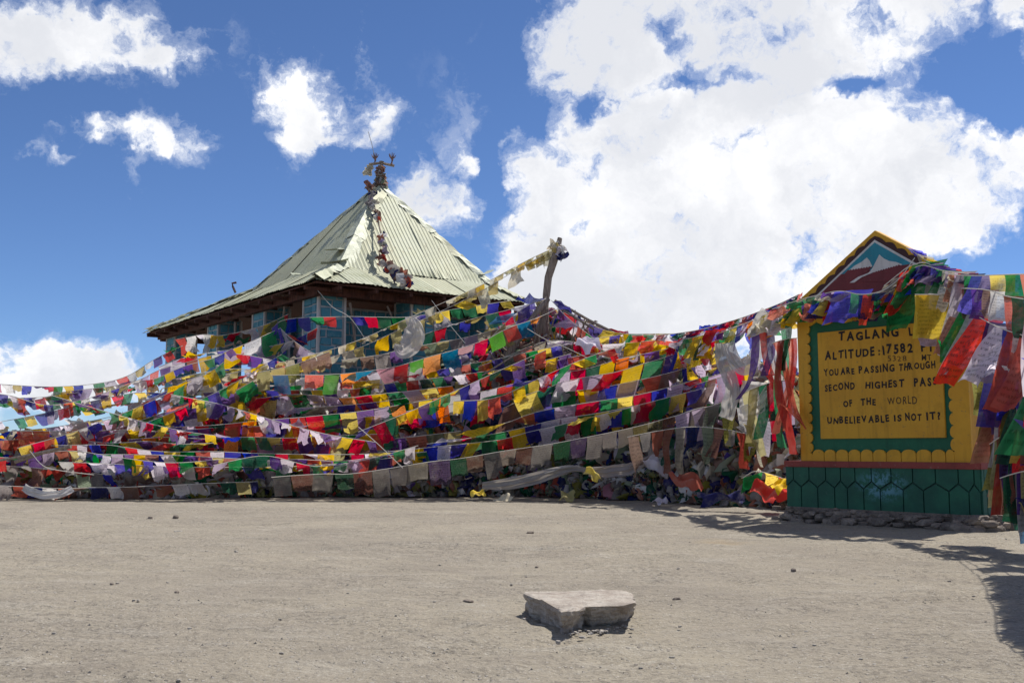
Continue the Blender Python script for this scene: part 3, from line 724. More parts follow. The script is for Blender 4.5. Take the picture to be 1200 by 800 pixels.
S('string of big loose flags climbing to the left end of the hut', [(150, 483), (174, 469), (197, 457), (221, 445), (245, 437), (262, 424)], 18, 20, ['white', 'yellow', 'green', 'red', 'blue', 'yellow'], amp=.2, flip=.12, off=.5)
S('steep white cord with one big yellow flag, left of the middle', [(157, 495), (193, 483), (221, 474), (240, 469), (273, 459), (300, 444)], 22, 24, ['purple', 'yellow', 'pale', 'green', 'white'], amp=.16, off=.55)
S('string of small flags along the foot of the leftmost hut pillars', [(160, 447), (190, 432), (220, 424), (250, 416), (280, 415), (310, 420), (336, 426)], 14, 15, ['red', 'purple', 'white', 'red', 'yellow', 'pale', 'lilac'], amp=.18, flip=.15, off=.1)
S('low string of mixed rags under the left pillars', [(140, 458), (180, 450), (230, 438), (280, 432), (330, 438)], 14, 14, FMIX, amp=.25, flip=.2, off=.2)
S('short string of big green, purple and white flags ending at the hut corner', [(262, 413, 20.2), (290, 402, 20.4), (310, 393, 20.6), (329, 384, 20.9)], 22, 26, ['yellow', 'pale', 'green', 'blue'], amp=.12, lean=(-.35, 0, 0), off=.2)
S('short sagging string right of the hut corner, white and red flags', [(329, 385, 20.8), (343, 398, 20.3), (360, 410, 19.9), (378, 418, 19.6)], 19, 22, ['lilac', 'white', 'red', 'brown'], amp=.12, lean=(-.3, 0, 0))
S('level string of little flags stretched across the hut front pillars', [(318, 385, 20.9), (337, 374, 20.6), (400, 371, 20.4), (440, 371.5, 20.6), (482, 371, 20.9), (540, 361, 21), (600, 352, 21.4)], 15, 14, ['yellow', 'green', 'red', 'white', 'blue'], amp=.12, lean=(.25, 0, 0))
S('string of dark faded flags just beneath the level hut string', [(400, 422), (443, 416), (465, 411), (509, 402), (547, 395), (600, 380), (630, 366)], 18, 16, FADE, amp=.15)
S('string of dull flags with blue ones hanging before the dark hut doorway', [(480, 398, 20.3), (520, 384, 20.3), (560, 372, 20.3), (600, 362, 20.3), (636, 352, 20.4)], 15, 17, ['blue', 'khaki', 'darkgreen', 'red', 'white'], amp=.18, lean=(.2, 0, 0), flip=.1)
for (dy, lab, ww, hh) in ((0, 'khaki string running down from the top of the pole, upper of the two', 11, 9), (9, 'khaki string below and behind the other khaki one, its flags hanging lower', 15, 15)):
    S(lab, [(652, 289+dy*.3, 20.6), (620, 304+dy*.4, 20.4), (590, 320+dy*.6, 20.3), (560, 336+dy*.8, 20.2), (514, 357+dy, 20.0), (471, 376+dy, 19.8), (434, 393+dy, 19.6), (402, 405+dy, 19.4), (368, 415+dy, 19.3), (335, 423+dy, 19.2), (290, 433+dy, 19.2), (240, 444+dy, 19.2), (190, 455+dy*.5, 19.3)],
      ww, hh, KHA, amp=.22, flip=.15, curlv=.6, dense=1.25 if dy == 0 else .95, skip=.12, hvar=.4)
S('short run of yellowed flags tied in a bunch on the khaki strings', [(300, 437, 19), (345, 427, 19), (386, 412, 19.1)], 17, 20, ['khaki', 'olive', 'khaki', 'brown', 'khaki'], amp=.15)
SCH = 1.1; SCW = .93
# --- bright new string
S('bright new string of turquoise, pink, red, lime and orange flags climbing to the cairn', [(318, 440, 18.7), (350, 439, 18.7), (382, 439, 18.8), (421, 436, 18.9), (465, 429, 19), (503, 418, 19.1), (536, 409, 19.2), (569, 398, 19.3), (586, 389, 19.4), (602, 382, 19.5), (620, 376, 19.6), (640, 368, 19.8), (652, 362, 19.9)], 21, 18, NEON, amp=.1, lean=(.15, 0, 0), flip=.02)
# --- middle strings
S('small bright flags in a sagging string under the turquoise and pink one', [(280, 448), (330, 452), (380, 449), (430, 446), (480, 440), (530, 430), (580, 421), (640, 408), (690, 398), (730, 392)], 15, 12, STD, amp=.2, flip=.12, lean=(.2, 0, 0))
S('slack string of overlapping yellow and green flags above the long middle string', [(300, 467), (350, 462), (400, 466), (440, 462), (480, 458), (530, 452)], 20, 20, ['red', 'yellow', 'green', 'lilac', 'yellow', 'orange'], amp=.22, lean=(.5, 0, 0), flip=.1)
S('long middle string of big flags from far left to the sign top', [(-40, 506), (40, 505), (102, 505), (150, 503), (190, 501), (250, 498), (300, 493), (350, 489), (382, 486), (421, 482), (465, 475), (509, 467), (564, 459), (600, 450), (623, 446), (655, 438), (692, 431), (724, 421), (753, 415), (780, 409), (815, 399, 15.6), (850, 388, 14.6), (885, 374, 13.6), (922, 356, 12.3)], 19, 24, STDB+['orange', 'pale'], amp=.15, off=.6, hvar=.3)
S('string of hanging double length flags behind the long middle string', [(290, 500), (350, 496), (400, 491), (450, 486), (500, 478), (560, 468), (600, 462)], 23, 33, ['navy', 'yellow', 'green', 'red', 'blue', 'yellow', 'pale', 'red'], amp=.16, off=.45, hvar=.35)
S('row of long flags in the left middle with a navy blue and a white one', [(95, 507), (140, 507), (190, 505), (240, 502), (290, 498)], 18, 28, ['blue', 'white', 'red', 'green', 'yellow', 'purple', 'lilac', 'orange'], amp=.16, off=.5, hvar=.35)
S('string of small flags below the navy and white long ones', [(60, 522), (120, 521), (148, 524), (190, 529), (255, 529), (300, 531), (350, 532), (421, 532), (465, 528), (503, 524), (542, 520), (586, 515), (620, 506), (660, 497), (700, 487), (740, 477)], 18, 20, ['green', 'red', 'white', 'blue', 'yellow'], amp=.14, off=.6)
S('string with a large orange and red flag low in the left middle', [(150, 515), (195, 512), (240, 514), (290, 512), (340, 513), (400, 510), (460, 508)], 17, 17, ['red', 'purple', 'orange', 'white', 'green', 'yellow'], amp=.22, off=.4, flip=.12)
S('low string of small flags two above the grey bottom row', [(100, 532), (195, 533), (255, 536), (316, 539), (350, 538), (400, 540), (450, 534), (500, 529)], 16, 13, ['lilac', 'purple', 'yellow', 'rust', 'white', 'green'], amp=.14, off=.6)
S('low string of bright flags just above the whitish rag band', [(68, 541), (120, 543), (160, 545), (221, 547), (302, 547), (350, 546), (385, 544), (421, 541), (460, 536)], 19, 15, ['white', 'red', 'blue', 'yellow', 'green', 'purple', 'pale', 'red'], amp=.2, off=.6, lean=(.3, 0, 0), flip=.1)
S('bottom string of ragged flags lying along the dirt at left', [(-40, 567), (28, 570), (68, 572), (110, 571), (160, 570), (245, 566), (302, 564)], 19, 14, ['navy', 'pale', 'rust', 'darkgreen', 'khaki', 'navy', 'brown', 'grey', 'rust'], amp=.22, off=.35, lean=(.3, 0, 0), nv=4)
S('lowest string of wide dusty grey and brown cloths', [(318, 559), (344, 557), (380, 555), (410, 555), (454, 549), (503, 541), (540, 537), (592, 528), (640, 521), (678, 514), (718, 506), (753, 498), (785, 489), (831, 476), (862, 466)], 24, 25, GREYS, amp=.07, off=.95, gap=.02, flip=0, leanv=.07, curlv=.15)
S('string of wide faded flags filling the slope below the hut doorway', [(350, 478), (400, 475), (450, 470), (500, 462), (540, 455)], 22, 24, FADE+STD, amp=.2, off=.2, hvar=.4, flip=.1)
S('string of dusky flags low in the centre, half behind the small bright ones', [(300, 520), (360, 520), (420, 518), (480, 512), (540, 505)], 22, 24, FADE+['red', 'blue', 'khaki'], amp=.2, off=.25, hvar=.4)
S('string of faded and violet flags on the left slope under the yellow flag', [(100, 495), (150, 490), (200, 488), (250, 484), (300, 478)], 19, 21, FMIX, amp=.22, off=.25, hvar=.4, flip=.12)
S('string of white and lilac cloths on the left slope below the hut', [(130, 474), (180, 470), (230, 466), (280, 463), (330, 462), (380, 464)], 19, 24, ['lilac', 'white', 'pale', 'blue', 'yellow', 'rust', 'khaki'], amp=.25, off=.25, hvar=.4, flip=.15)
S('string of grey and white rags hung before the foot of the hut walls', [(200, 445), (250, 440), (300, 441), (350, 443), (400, 440), (450, 434), (500, 428)], 18, 24, ['dirt', 'pale', 'purple', 'khaki', 'grey', 'rust', 'white', 'sage'], amp=.25, off=.15, hvar=.4, flip=.15)
S('string of crumpled flags just above the low bright row at far left', [(-40, 540), (0, 545), (40, 548), (80, 552), (130, 556)], 20, 20, ['brown', 'darkgreen', 'rust', 'sage', 'grey', 'blue'], amp=.25, off=.3, hvar=.4, flip=.15)
S('string of mixed cloths on the far left below the rust brown ones', [(90, 515), (130, 519), (170, 517), (210, 520), (250, 519)], 19, 24, STDB, amp=.2, off=.4, hvar=.4)
TG = dict(amp=.28, flip=.2, leanv=.35, hvar=.4, curlv=.5)
S('small tangled string dipping below the topmost string at far left', [(-40, 458), (10, 463), (50, 474), (90, 470), (135, 456), (175, 440)], 12, 13, FMIX, off=.5, **TG)
S('tangled string slanting from the left sky gap down to the low right', [(60, 463), (110, 478), (160, 492), (215, 505), (270, 512)], 14, 15, STDB, off=.9, **TG)
S('tangled string climbing from the low left to the foot of the left pillars', [(20, 525), (80, 508), (140, 486), (190, 464), (225, 446)], 14, 16, FMIX, off=.8, **TG)
S('loose string of yellow and red scraps climbing to the hut corner', [(120, 512), (180, 492), (240, 466), (290, 440), (330, 415)], 14, 16, ['yellow', 'red', 'white', 'yellow', 'blue', 'green'], off=.8, **TG)
S('thin string of white and violet scraps crossing the left middle downwards', [(200, 462), (260, 474), (320, 492), (380, 508), (440, 518)], 13, 15, ['white', 'purple', 'lilac', 'white', 'red', 'yellow'], off=.9, **TG)
S('tangled string of bright scraps rising through the centre to the cairn', [(420, 506), (480, 482), (540, 455), (590, 432), (640, 410)], 15, 17, STDB, off=.9, **TG)
S('tangle of small green, yellow and blue flags before the cairn', [(530, 470), (580, 466), (630, 444), (680, 422), (720, 408)], 15, 18, ['green', 'yellow', 'blue', 'white', 'coral'], off=.95, **TG)
S('crumpled string sagging in the low left above the bottom rags', [(-40, 532), (20, 536), (80, 528), (140, 536), (200, 542), (260, 538)], 15, 15, FMIX+['navy'], off=.7, **TG)
S('crumpled string sagging low in the centre above the grey row', [(250, 545), (310, 534), (370, 546), (430, 538), (490, 522)], 15, 16, STDB, off=.8, **TG)
# --- right middle
SCH = 1.2; SCW = 1.08
S('string of dark blue and crimson cloths high in the shade, right middle', [(640, 425), (690, 415), (740, 410), (790, 402), (830, 395, 15.9)], 24, 34, ['purple', 'red', 'navy', 'lilac', 'yellow', 'darkgreen'], amp=.2, off=.3, hvar=.35)
S('string of lilac and grey cloths lower in the shade, right middle', [(640, 492), (700, 478), (750, 468), (800, 455), (850, 440, 15)], 26, 34, ['lilac', 'grey', 'rust', 'olive', 'blue', 'brown'], amp=.2, off=.25, hvar=.35)
S('string of violet and pink square flags below the skyline right of the cairn', [(600, 468), (640, 455), (661, 447), (691, 441), (721, 436), (754, 426), (775, 420), (796, 413), (830, 402, 15.2), (862, 392, 14.6), (895, 380, 13.8)], 24, 27, ['lilac', 'red', 'yellow', 'green', 'blue', 'pink', 'yellow', 'darkgreen', 'white'], amp=.12, off=.75, flip=.02)
S('string of long green, yellow and purple flags in the right middle', [(590, 478), (618, 466), (650, 460), (700, 455), (740, 447), (780, 438), (815, 428)], 25, 36, ['blue', 'green', 'yellow', 'blue', 'lilac', 'red', 'brown'], amp=.15, off=.55, hvar=.3)
S('string starting low in the middle with white, red and dark green cloths', [(553, 507), (597, 494), (618, 486), (650, 478), (700, 470), (745, 463), (790, 452), (830, 440)], 23, 28, ['blue', 'lilac', 'red', 'green', 'yellow', 'rust'], amp=.16, off=.7, hvar=.35)
S('string of narrow flags close above the dusty grey row, middle right', [(500, 520), (545, 514), (600, 504), (650, 492), (700, 484), (750, 474), (800, 461), (845, 450)], 20, 22, ['yellow', 'blue', 'white', 'red', 'green'], amp=.15, off=.6)
S('skyline string from the cairn shoulder level to the right', [(660, 366), (690, 379), (709, 387), (735, 391), (768, 391), (800, 390), (840, 381, 15.8), (872, 372, 14.6)], 19, 17, ['purple', 'yellow', 'green', 'yellow', 'red', 'white', 'blue'], amp=.2, lean=(-.55, 0, 0), off=.3, flip=.08)
S('string of folded red and yellow flags under the skyline string', [(680, 405), (720, 403), (755, 400), (790, 397), (820, 394, 15.8), (850, 386, 15)], 25, 16, ['red', 'yellow', 'purple', 'red', 'white', 'yellow'], amp=.2, off=.5, lean=(-.3, 0, .1), flip=.1)
S('small flags strung over the cairn just right of the pole', [(646, 352, 20.3), (665, 372, 20), (690, 392, 19.6), (712, 408, 19.3), (740, 424, 18.9)], 15, 16, FMIX, amp=.25, flip=.25)
S('ragged string over the cairn to the left of the pole foot', [(640, 350, 20.2), (622, 356, 20), (606, 366, 19.9), (590, 380, 19.8), (575, 396, 19.6)], 18, 19, ['navy', 'cyan', 'khaki', 'yellow', 'rust', 'blue'], amp=.25, flip=.1)
S('string of small rags low on the cairn face', [(560, 430), (600, 415), (640, 400), (680, 402), (720, 415)], 16, 15, ['dirt', 'pale', 'lilac', 'red', 'yellow', 'sage', 'white'], amp=.28, flip=.25, off=.3)
SCH = SCW = 1.0
S('twisted rope of tightly wrapped flags sweeping up to the left shoulder of the sign', [(740, 393, 17), (780, 392, 16.3), (821, 386, 15.4), (850, 378, 14.8), (870, 372, 14.3), (895, 363, 13.7), (915, 355, 13.1), (936, 345, 12.4)], 17, 9, ['red', 'blue', 'green', 'white', 'red', 'purple'], amp=.3, flip=.03, dense=1.7, curlv=.6, lean=(-.2, 0, 0), leanv=.08, gap=0)
S('second wrapped rope of flags just under the twisted one, left of the sign', [(800, 398, 15.8), (835, 390, 14.9), (870, 380, 14.2), (905, 367, 13.3), (938, 356, 12.25)], 24, 26, ['green', 'red', 'yellow', 'green', 'white', 'yellow', 'red', 'navy'], amp=.2, curlv=.5, lean=(-.2, -.1, 0), hvar=.4, flip=.05)
SLOPE = False
S('narrow red, coral and green cloths pressed against the left edge of the sign', [(905, 402, 13.15), (914, 399, 13.0), (924, 397, 12.85), (934, 396, 12.7)], 15, 105, ['coral', 'red', 'green', 'purple', 'red', 'olive'], flip=0, amp=.3, pinch=.3, gap=-.45, nv=10, hvar=.4, leanv=.06)
S('long limp flags hanging in a column against the left side of the sign', [(880, 395, 13.6), (897, 388, 13.3), (912, 382, 13.1), (927, 378, 12.75)], 20, 62, ['red', 'green', 'darkgreen', 'yellow', 'coral', 'white', 'purple'], flip=0, amp=.2, pinch=.35, gap=-.3, nv=9, hvar=.35, leanv=.08)
S('limp green and rust cloths low beside the left edge of the sign', [(868, 462, 13.9), (890, 452, 13.6), (915, 446, 13.3), (932, 444, 12.8)], 19, 60, ['khaki', 'rust', 'darkgreen', 'red', 'olive', 'lilac'], flip=0, amp=.2, pinch=.3, gap=-.35, nv=9, hvar=.35, leanv=.08)
S('rust, brown and grey cloths hanging low between the grey row and the sign', [(735, 512, 15.9), (770, 505, 15.6), (810, 500, 15.2), (850, 503, 14.9), (890, 512, 14.4)], 19, 40, ['brown', 'grey', 'rust', 'olive', 'dirt', 'navy', 'sage'], flip=0, amp=.25, pinch=.3, gap=-.1, nv=7, hvar=.5, leanv=.15)
S('faded cloths hanging over the dark gap below the white scarves', [(790, 488, 15.5), (820, 478, 15.3), (850, 476, 15), (880, 482, 14.7), (905, 492, 14.4)], 22, 45, ['lilac', 'blue', 'blue', 'green', 'sage', 'olive', 'pale', 'white'], flip=0, amp=.18, pinch=.3, gap=-.1, nv=7, hvar=.4, leanv=.1)
SLOPE = True
S('short string of small flags spilling at the foot of the heap beside the sign', [(870, 560, 14.2), (885, 552, 14.1), (905, 556, 14), (922, 562, 13.6)], 22, 22, ['white', 'green', 'yellow', 'red'], amp=.3, flip=.15)
S('dull red and green cloths behind the grey row, right middle', [(690, 476), (730, 468), (770, 458), (810, 448), (850, 436), (885, 424)], 26, 44, ['red', 'yellow', 'rust', 'green', 'blue', 'lilac'], amp=.18, off=.35, hvar=.3)

# --- over the sign and to the right
GS = 'prayer flag strings tied over the sign'
def explicit(label, pts, items, group=GS):
    """items: fraction along, width px, height px, colour, lean, pinch, curl"""
    ND[0] += 1; r = random.Random(700+ND[0]); C = catmull([at(*p) for p in pts], 10); org = C[0].copy()
    root = thing('prayer_flag_string', org, label, 'prayer flags', group)
    v, f = tube([c-org for c in C], .005, 5); mesh_obj('cord', v, f, M_cord, root)
    n = len(C)-1
    def pos(t):
        t = min(max(t, 0), 1)*n; i = min(n-1, int(t)); return C[i].lerp(C[i+1], t-i)
    tot = sum((b-a).length for a, b in zip(C, C[1:]))
    for (t, w, h, c, ln, pn, cu) in items:
        p = pos(t); W_ = w*p.y/F; t1 = t+W_/tot
        A_ = pos(t); sd = (pos(min(1, t+.02))-pos(max(0, t-.02))).normalized()
        dr = (sd*.45+Vector((1, -.15, 0))*.55).normalized(); B_ = A_+dr*W_*1.15
        o = flag(root, org, A_, B_, h*p.y/F, ln, c, r, .17 if w < 30 else .13, pn*.8, nu=6, nv=9, curl=cu)
    return root
explicit('string draped across the gable of the sign, with a large royal blue flag', [(905, 362, 12.7), (935, 352, 12.0), (962, 345, 11.5), (985, 341, 11.3), (1010, 345, 11.1), (1035, 340, 11.0), (1055, 325, 10.95), (1072, 302, 10.9)],
         [(.0, 16, 12, 'red', (-.8, 0, .2), .2, 0), (.05, 14, 22, 'coral', (-.9, 0, 0), .3, 0), (.10, 20, 14, 'green', (-.9, 0, .1), .2, .2), (.2, 20, 13, 'green', (-.6, 0, .1), .1, .5),
          (.27, 22, 12, 'cream', (-.6, 0, 0), .1, .3), (.31, 26, 11, 'purple', (-.9, 0, .5), .1, 0), (.36, 22, 13, 'lilac', (-.2, 0, 0), .1, .3), (.385, 38, 44, 'royal', (-.5, -.05, 0), .15, 0),
          (.50, 10, 26, 'green', (-.1, 0, 0), .3, .4), (.55, 14, 34, 'navy', (-.3, 0, 0), .5, .5), (.58, 12, 38, 'coral', (-.15, 0, 0), .1, .2), (.60, 12, 14, 'green', (.2, 0, 0), .5, .2), (.64, 14, 12, 'navy', (-.4, 0, .2), .5, .2)])
explicit('knotted bunch at the right slope of the gable, with cream, red and green cloths', [(1036, 335, 11.2), (1052, 322, 11.05), (1066, 312, 10.95), (1085, 308, 10.85), (1104, 320, 10.75), (1125, 330, 10.6)],
         [(.0, 22, 28, 'cream', (-.8, 0, 0), .2, .3), (.12, 18, 22, 'grey', (-.7, 0, 0), .3, .3), (.24, 26, 66, 'coral', (-.45, 0, 0), .45, .2), (.38, 18, 20, 'yellow', (-.2, 0, 0), .3, .4), (.44, 34, 92, 'green', (-.5, 0, 0), .1, .1),
          (.60, 12, 14, 'navy', (0, 0, 0), .2, 0), (.64, 16, 55, 'white', (-.15, 0, 0), .3, 0)])
explicit('large printed yellow flag hanging over the end of the altitude line', [(1072, 345, 10.6), (1090, 345, 10.55), (1112, 344, 10.5)],
         [(.05, 42, 54, 'yellow', (-.1, 0, 0), .0, .05), (.0, 14, 50, 'yellow', (-.15, 0, 0), .3, .1)])
explicit('small pale lilac rag hanging below the large yellow flag', [(1075, 390, 10.97), (1092, 392, 10.97)], [(.0, 19, 15, 'lilac', (0, 0, 0), .0, .05)])
explicit('twist of blue and yellow cloths along the top of the right gable slope', [(1062, 290, 11.25), (1072, 296, 11.2), (1085, 305, 11.1), (1100, 312, 11), (1118, 318, 10.8), (1145, 318, 10.3)],
         [(.0, 16, 8, 'royal', (.8, 0, 0), .3, .6), (.1, 16, 9, 'royal', (.5, 0, .1), .3, .6), (.22, 18, 13, 'cream', (.3, 0, 0), .1, .6), (.3, 20, 20, 'yellow', (.2, 0, 0), .3, .6), (.40, 22, 20, 'green', (.3, 0, 0), .1, .6), (.52, 16, 13, 'yellow', (.4, 0, 0), .1, .6), (.6, 22, 12, 'red', (.6, 0, .1), .3, .8), (.75, 22, 11, 'green', (.6, 0, .1), .2, .8)])
GR = 'prayer flag strings right of the sign'
explicit('uppermost string running off to the right, ending in yellow and green flags', [(1102, 319, 10.7), (1120, 322, 10.2), (1145, 323, 9.8), (1170, 322, 9.3), (1205, 321, 8.0), (1226, 322, 6.4), (1245, 324, 5.2), (1420, 330, 3.5)],
         [(.02, 18, 50, 'pale', (-.3, 0, 0), .3, .1), (.08, 18, 36, 'rust', (-.1, 0, 0), .1, .2), (.15, 17, 54, 'white', (-.3, 0, 0), .3, .1), (.2, 18, 30, 'green', (0, 0, 0), .1, .2), (.25, 28, 52, 'royal', (-.5, -.1, 0), .2, .2), (.32, 18, 34, 'lilac', (-.2, 0, 0), .1, .2),
          (.37, 26, 28, 'yellow', (-.1, 0, 0), .1, .4), (.46, 34, 32, 'green', (0, 0, 0), .1, .2), (.53, 30, 60, 'coral', (0, 0, 0), .1, .2)]
         + [(.585+.0095*i, 60, 110+40*(i % 3), ['coral', 'white', 'blue', 'yellow', 'green'][i % 5], (-.08, -.1, 0), .1, .1) for i in range(42)], GR)  # unseen flags past the right edge, long and dense to thicken their shadow
explicit('second string on the right, with short blue, dark and silvery grey flags', [(1116, 338, 10.5), (1135, 338, 9.8), (1158, 340, 9.3), (1180, 347, 8.9), (1210, 352, 8.0), (1270, 365, 5.6), (1350, 380, 4.4)],
         [(.02, 18, 44, 'green', (-.1, 0, 0), .2, .2), (.1, 16, 40, 'brown', (-.2, 0, 0), .2, .2), (.19, 24, 38, 'purple', (-.1, 0, 0), .0, .3), (.29, 16, 36, 'brown', (-.1, 0, 0), .2, .2), (.35, 28, 40, 'pale', (-.1, 0, 0), .0, .5), (.47, 20, 46, 'red', (0, 0, 0), .2, .2), (.53, 30, 50, 'darkgreen', (0, 0, 0), .1, .2), (.62, 40, 52, 'blue', (0, 0, 0), .1, .2), (.72, 44, 120, 'white', (-.2, 0, 0), .1, .2), (.82, 48, 130, 'yellow', (-.2, 0, 0), .1, .2)], GR)
explicit('third string on the right, long coral, green and white flags blown down to the left', [(1112, 345, 10.4), (1130, 360, 10), (1150, 373, 9.6), (1172, 384, 9.1), (1200, 393, 8.6), (1240, 400, 7.4), (1300, 420, 5.6)],
         [(.03, 13, 74, 'white', (-.35, 0, 0), .2, .1), (.08, 13, 72, 'rust', (-.4, 0, 0), .3, .1), (.15, 24, 76, 'green', (-.6, 0, 0), .55, .1), (.21, 14, 92, 'pale', (-.6, 0, 0), .4, .1), (.25, 18, 70, 'lilac', (-.5, 0, 0), .3, .1), (.28, 30, 96, 'coral', (-.62, 0, 0), .35, .1), (.38, 26, 44, 'navy', (-.2, 0, 0), .1, .1), (.41, 26, 74, 'lilac', (-.4, 0, 0), .2, .1),
          (.46, 34, 84, 'white', (-.85, 0, 0), .15, .1), (.52, 24, 60, 'blue', (-.3, 0, 0), .2, .1), (.56, 28, 104, 'coral', (-.62, 0, 0), .4, .1), (.6, 30, 60, 'pale', (-.3, 0, 0), .2, .1), (.64, 34, 100, 'red', (-.5, 0, 0), .4, .1), (.7, 40, 110, 'olive', (-.2, 0, 0), .2, .1), (.75, 46, 150, 'green', (-.3, 0, 0), .2, .1), (.81, 50, 150, 'blue', (-.3, 0, 0), .2, .1), (.88, 50, 150, 'white', (-.3, 0, 0), .2, .1), (.94, 50, 150, 'red', (-.3, 0, 0), .2, .1)], GR)
rr = random.Random(77)
def tuft(n, t0, t1, cols, w, h, lean, pin=.3, cu=.3):
    return [(t0+(t1-t0)*i/max(1, n-1), w*(.8+.4*rr.random()), h*(.7+.6*rr.random()), rr.choice(cols), (lean+rr.gauss(0, .12), rr.gauss(0, .1), 0), pin*(.4+rr.random()), cu*rr.random()) for i in range(n)]
explicit('dark purple and green flags tangled on the far right below the coral ones', [(1138, 432, 9.9), (1160, 436, 9.4), (1182, 438, 9.0), (1205, 440, 8.6), (1225, 446, 8.2)],
         tuft(16, 0, .95, ['darkgreen', 'purple', 'navy', 'olive', 'grey', 'brown', 'green', 'khaki', 'blue'], 22, 60, -.15), GR)
explicit('cloths in the right hand bundle at the level of the last lines of lettering', [(1152, 478, 9.7), (1168, 472, 9.3), (1190, 470, 8.9), (1215, 474, 8.5)],
         tuft(16, 0, .95, ['darkgreen', 'olive', 'navy', 'grey', 'rust', 'purple', 'pale', 'coral'], 20, 66, -.12), GR)
SHX = ['royal', 'purple', 'green', 'navy', 'white', 'cream', 'yellow', 'coral', 'red', 'green', 'lilac']
explicit('thick garland of crumpled flags packed along the foot of the gable', [(900, 366, 13.0), (935, 354, 12.2), (962, 347, 11.75), (990, 346, 11.55), (1015, 347, 11.35), (1040, 338, 11.15), (1060, 322, 11.0), (1080, 311, 10.85), (1105, 317, 10.6), (1135, 321, 10.0)],
         tuft(70, 0, .97, SHX, 23, 29, -.35, .35, .9))
explicit('cloths hanging in a tall bundle at the right edge, lower ones brown and red', [(1160, 520, 9.4), (1172, 512, 9.1), (1188, 505, 8.8), (1205, 500, 8.5), (1225, 498, 8.2)],
         tuft(18, 0, .9, ['rust', 'darkgreen', 'navy', 'red', 'green', 'purple', 'yellow', 'pale', 'olive'], 20, 50, -.05, .15)+[(.0, 18, 62, 'brown', (-.1, 0, 0), .2, .1), (.12, 18, 78, 'khaki', (-.05, 0, 0), .3, .1), (.25, 20, 92, 'rust', (-.1, 0, 0), .3, .1), (.4, 20, 70, 'green', (0, 0, 0), .2, .1), (.52, 22, 100, 'red', (-.08, 0, 0), .3, .1), (.64, 24, 92, 'darkgreen', (0, 0, 0), .2, .1), (.78, 24, 110, 'navy', (0, 0, 0), .2, .1)], GR)
explicit('teal and grey flag ends trailing lowest at the right edge, nearly on the dirt', [(1172, 560, 8.9), (1184, 556, 8.7), (1200, 552, 8.5), (1225, 548, 8.2)],
         tuft(10, 0, .9, ['rust', 'darkgreen', 'navy', 'red', 'green', 'purple', 'khaki'], 17, 44, 0, .15)+[(.0, 14, 42, 'rust', (0, 0, 0), .4, .1), (.15, 16, 62, 'darkgreen', (.15, 0, 0), .4, .1), (.3, 18, 80, 'cyan', (.1, 0, 0), .4, .1), (.45, 20, 68, 'grey', (.1, 0, 0), .3, .1), (.65, 24, 88, 'sage', (0, 0, 0), .3, .1), (.8, 24, 84, 'rust', (0, 0, 0), .3, .1)], GR)

# ------------------------------------------------------------------ scarves, drapes, loose cloths
def drape(name, label, cat, pts, width, m, seed, drop=(0, 0, -1), nu=5, crease=.18, taper=None):
    """a broad ribbon of cloth following a path"""
    r = random.Random(seed); nu = 16; C = catmull([at(*p) for p in pts], 12); org = C[0].copy(); V = []
    for i, c in enumerate(C):
        d = (C[min(i+1, len(C)-1)]-C[max(0, i-1)]).normalized(); t = i/(len(C)-1)
        n = Vector((0, -1, .2)); s = d.cross(n).normalized()
        w = width*(taper(t) if taper else 1)
        for j in range(nu+1):
            a = j/nu-.5
            V.append(c-org+s*a*w+Vector((0, -1, 0))*(crease*w*(.6*math.sin(a*11+t*7+seed)+.35*math.sin(a*27+t*3+seed*2))+.16*w*mnoise.noise(Vector((t*7, a*5, seed))))+s*w*.10*mnoise.noise(Vector((t*6, seed, 2)))*(1 if a > 0 else .4))
    m_ = nu+1; fs = [(i*m_+j, i*m_+j+1, (i+1)*m_+j+1, (i+1)*m_+j) for i in range(len(C)-1) for j in range(nu)]
    o = mesh_obj(name, V, fs, m, None, smooth=True); o.location = org; add_uv(o.data, nu, len(C)-1)
    return tagobj(o, label, cat)
PW_ = PM['pale']; M_silk = cloth_mat('white_silk', (.60, .58, .55), printed=False, trans=.5, wear=.9, see=.16)
drape('silk_scarf', 'broad white silk scarf hanging straight, left of the other white scarves', 'scarf', [(845, 402, 14.3), (848, 425, 14.2), (858, 450, 14.1), (855, 475, 14.1), (850, 490, 14.1)], .20, M_silk, 1, nu=7, crease=.14)
drape('silk_scarf', 'white silk scarf looping from the flags down and back up', 'scarf', [(852, 402, 14.1), (860, 420, 14.0), (872, 432, 13.9), (885, 418, 13.8), (893, 395, 13.7), (900, 380, 13.5)], .19, M_silk, 2, nu=7, crease=.14)
drape('silk_scarf', 'greyish white scarf curving below the loop towards the sign', 'scarf', [(910, 405, 13.4), (912, 430, 13.4), (905, 455, 13.5), (890, 475, 13.6), (870, 484, 13.8)], .18, M_silk, 3, nu=7, crease=.16)
drape('white_cloth', 'broad white cloth tied at the top, above the scarf loop', 'cloth', [(905, 368, 13.25), (895, 383, 13.4), (888, 398, 13.6)], .32, M_silk, 4, nu=7, crease=.10)
drape('plastic_wrap', 'shiny crumpled grey wrapping caught between the white scarves', 'wrap', [(884, 447, 14.1), (883, 462, 14.1), (882, 478, 14.1), (880, 495, 14.1)], .36, M_silk, 9, nu=9, crease=.08)
drape('grey_drape', 'long grey sheet lying along the heap foot under the lowest flag row', 'sheet', [(565, 569, 17.3), (590, 567, 17.1), (620, 562, 17.0), (645, 555, 16.9), (668, 549, 16.9), (690, 551, 16.9)], .17, PM['grey'], 5, taper=lambda t: .5+.7*math.sin(math.pi*min(1, t+.1)))
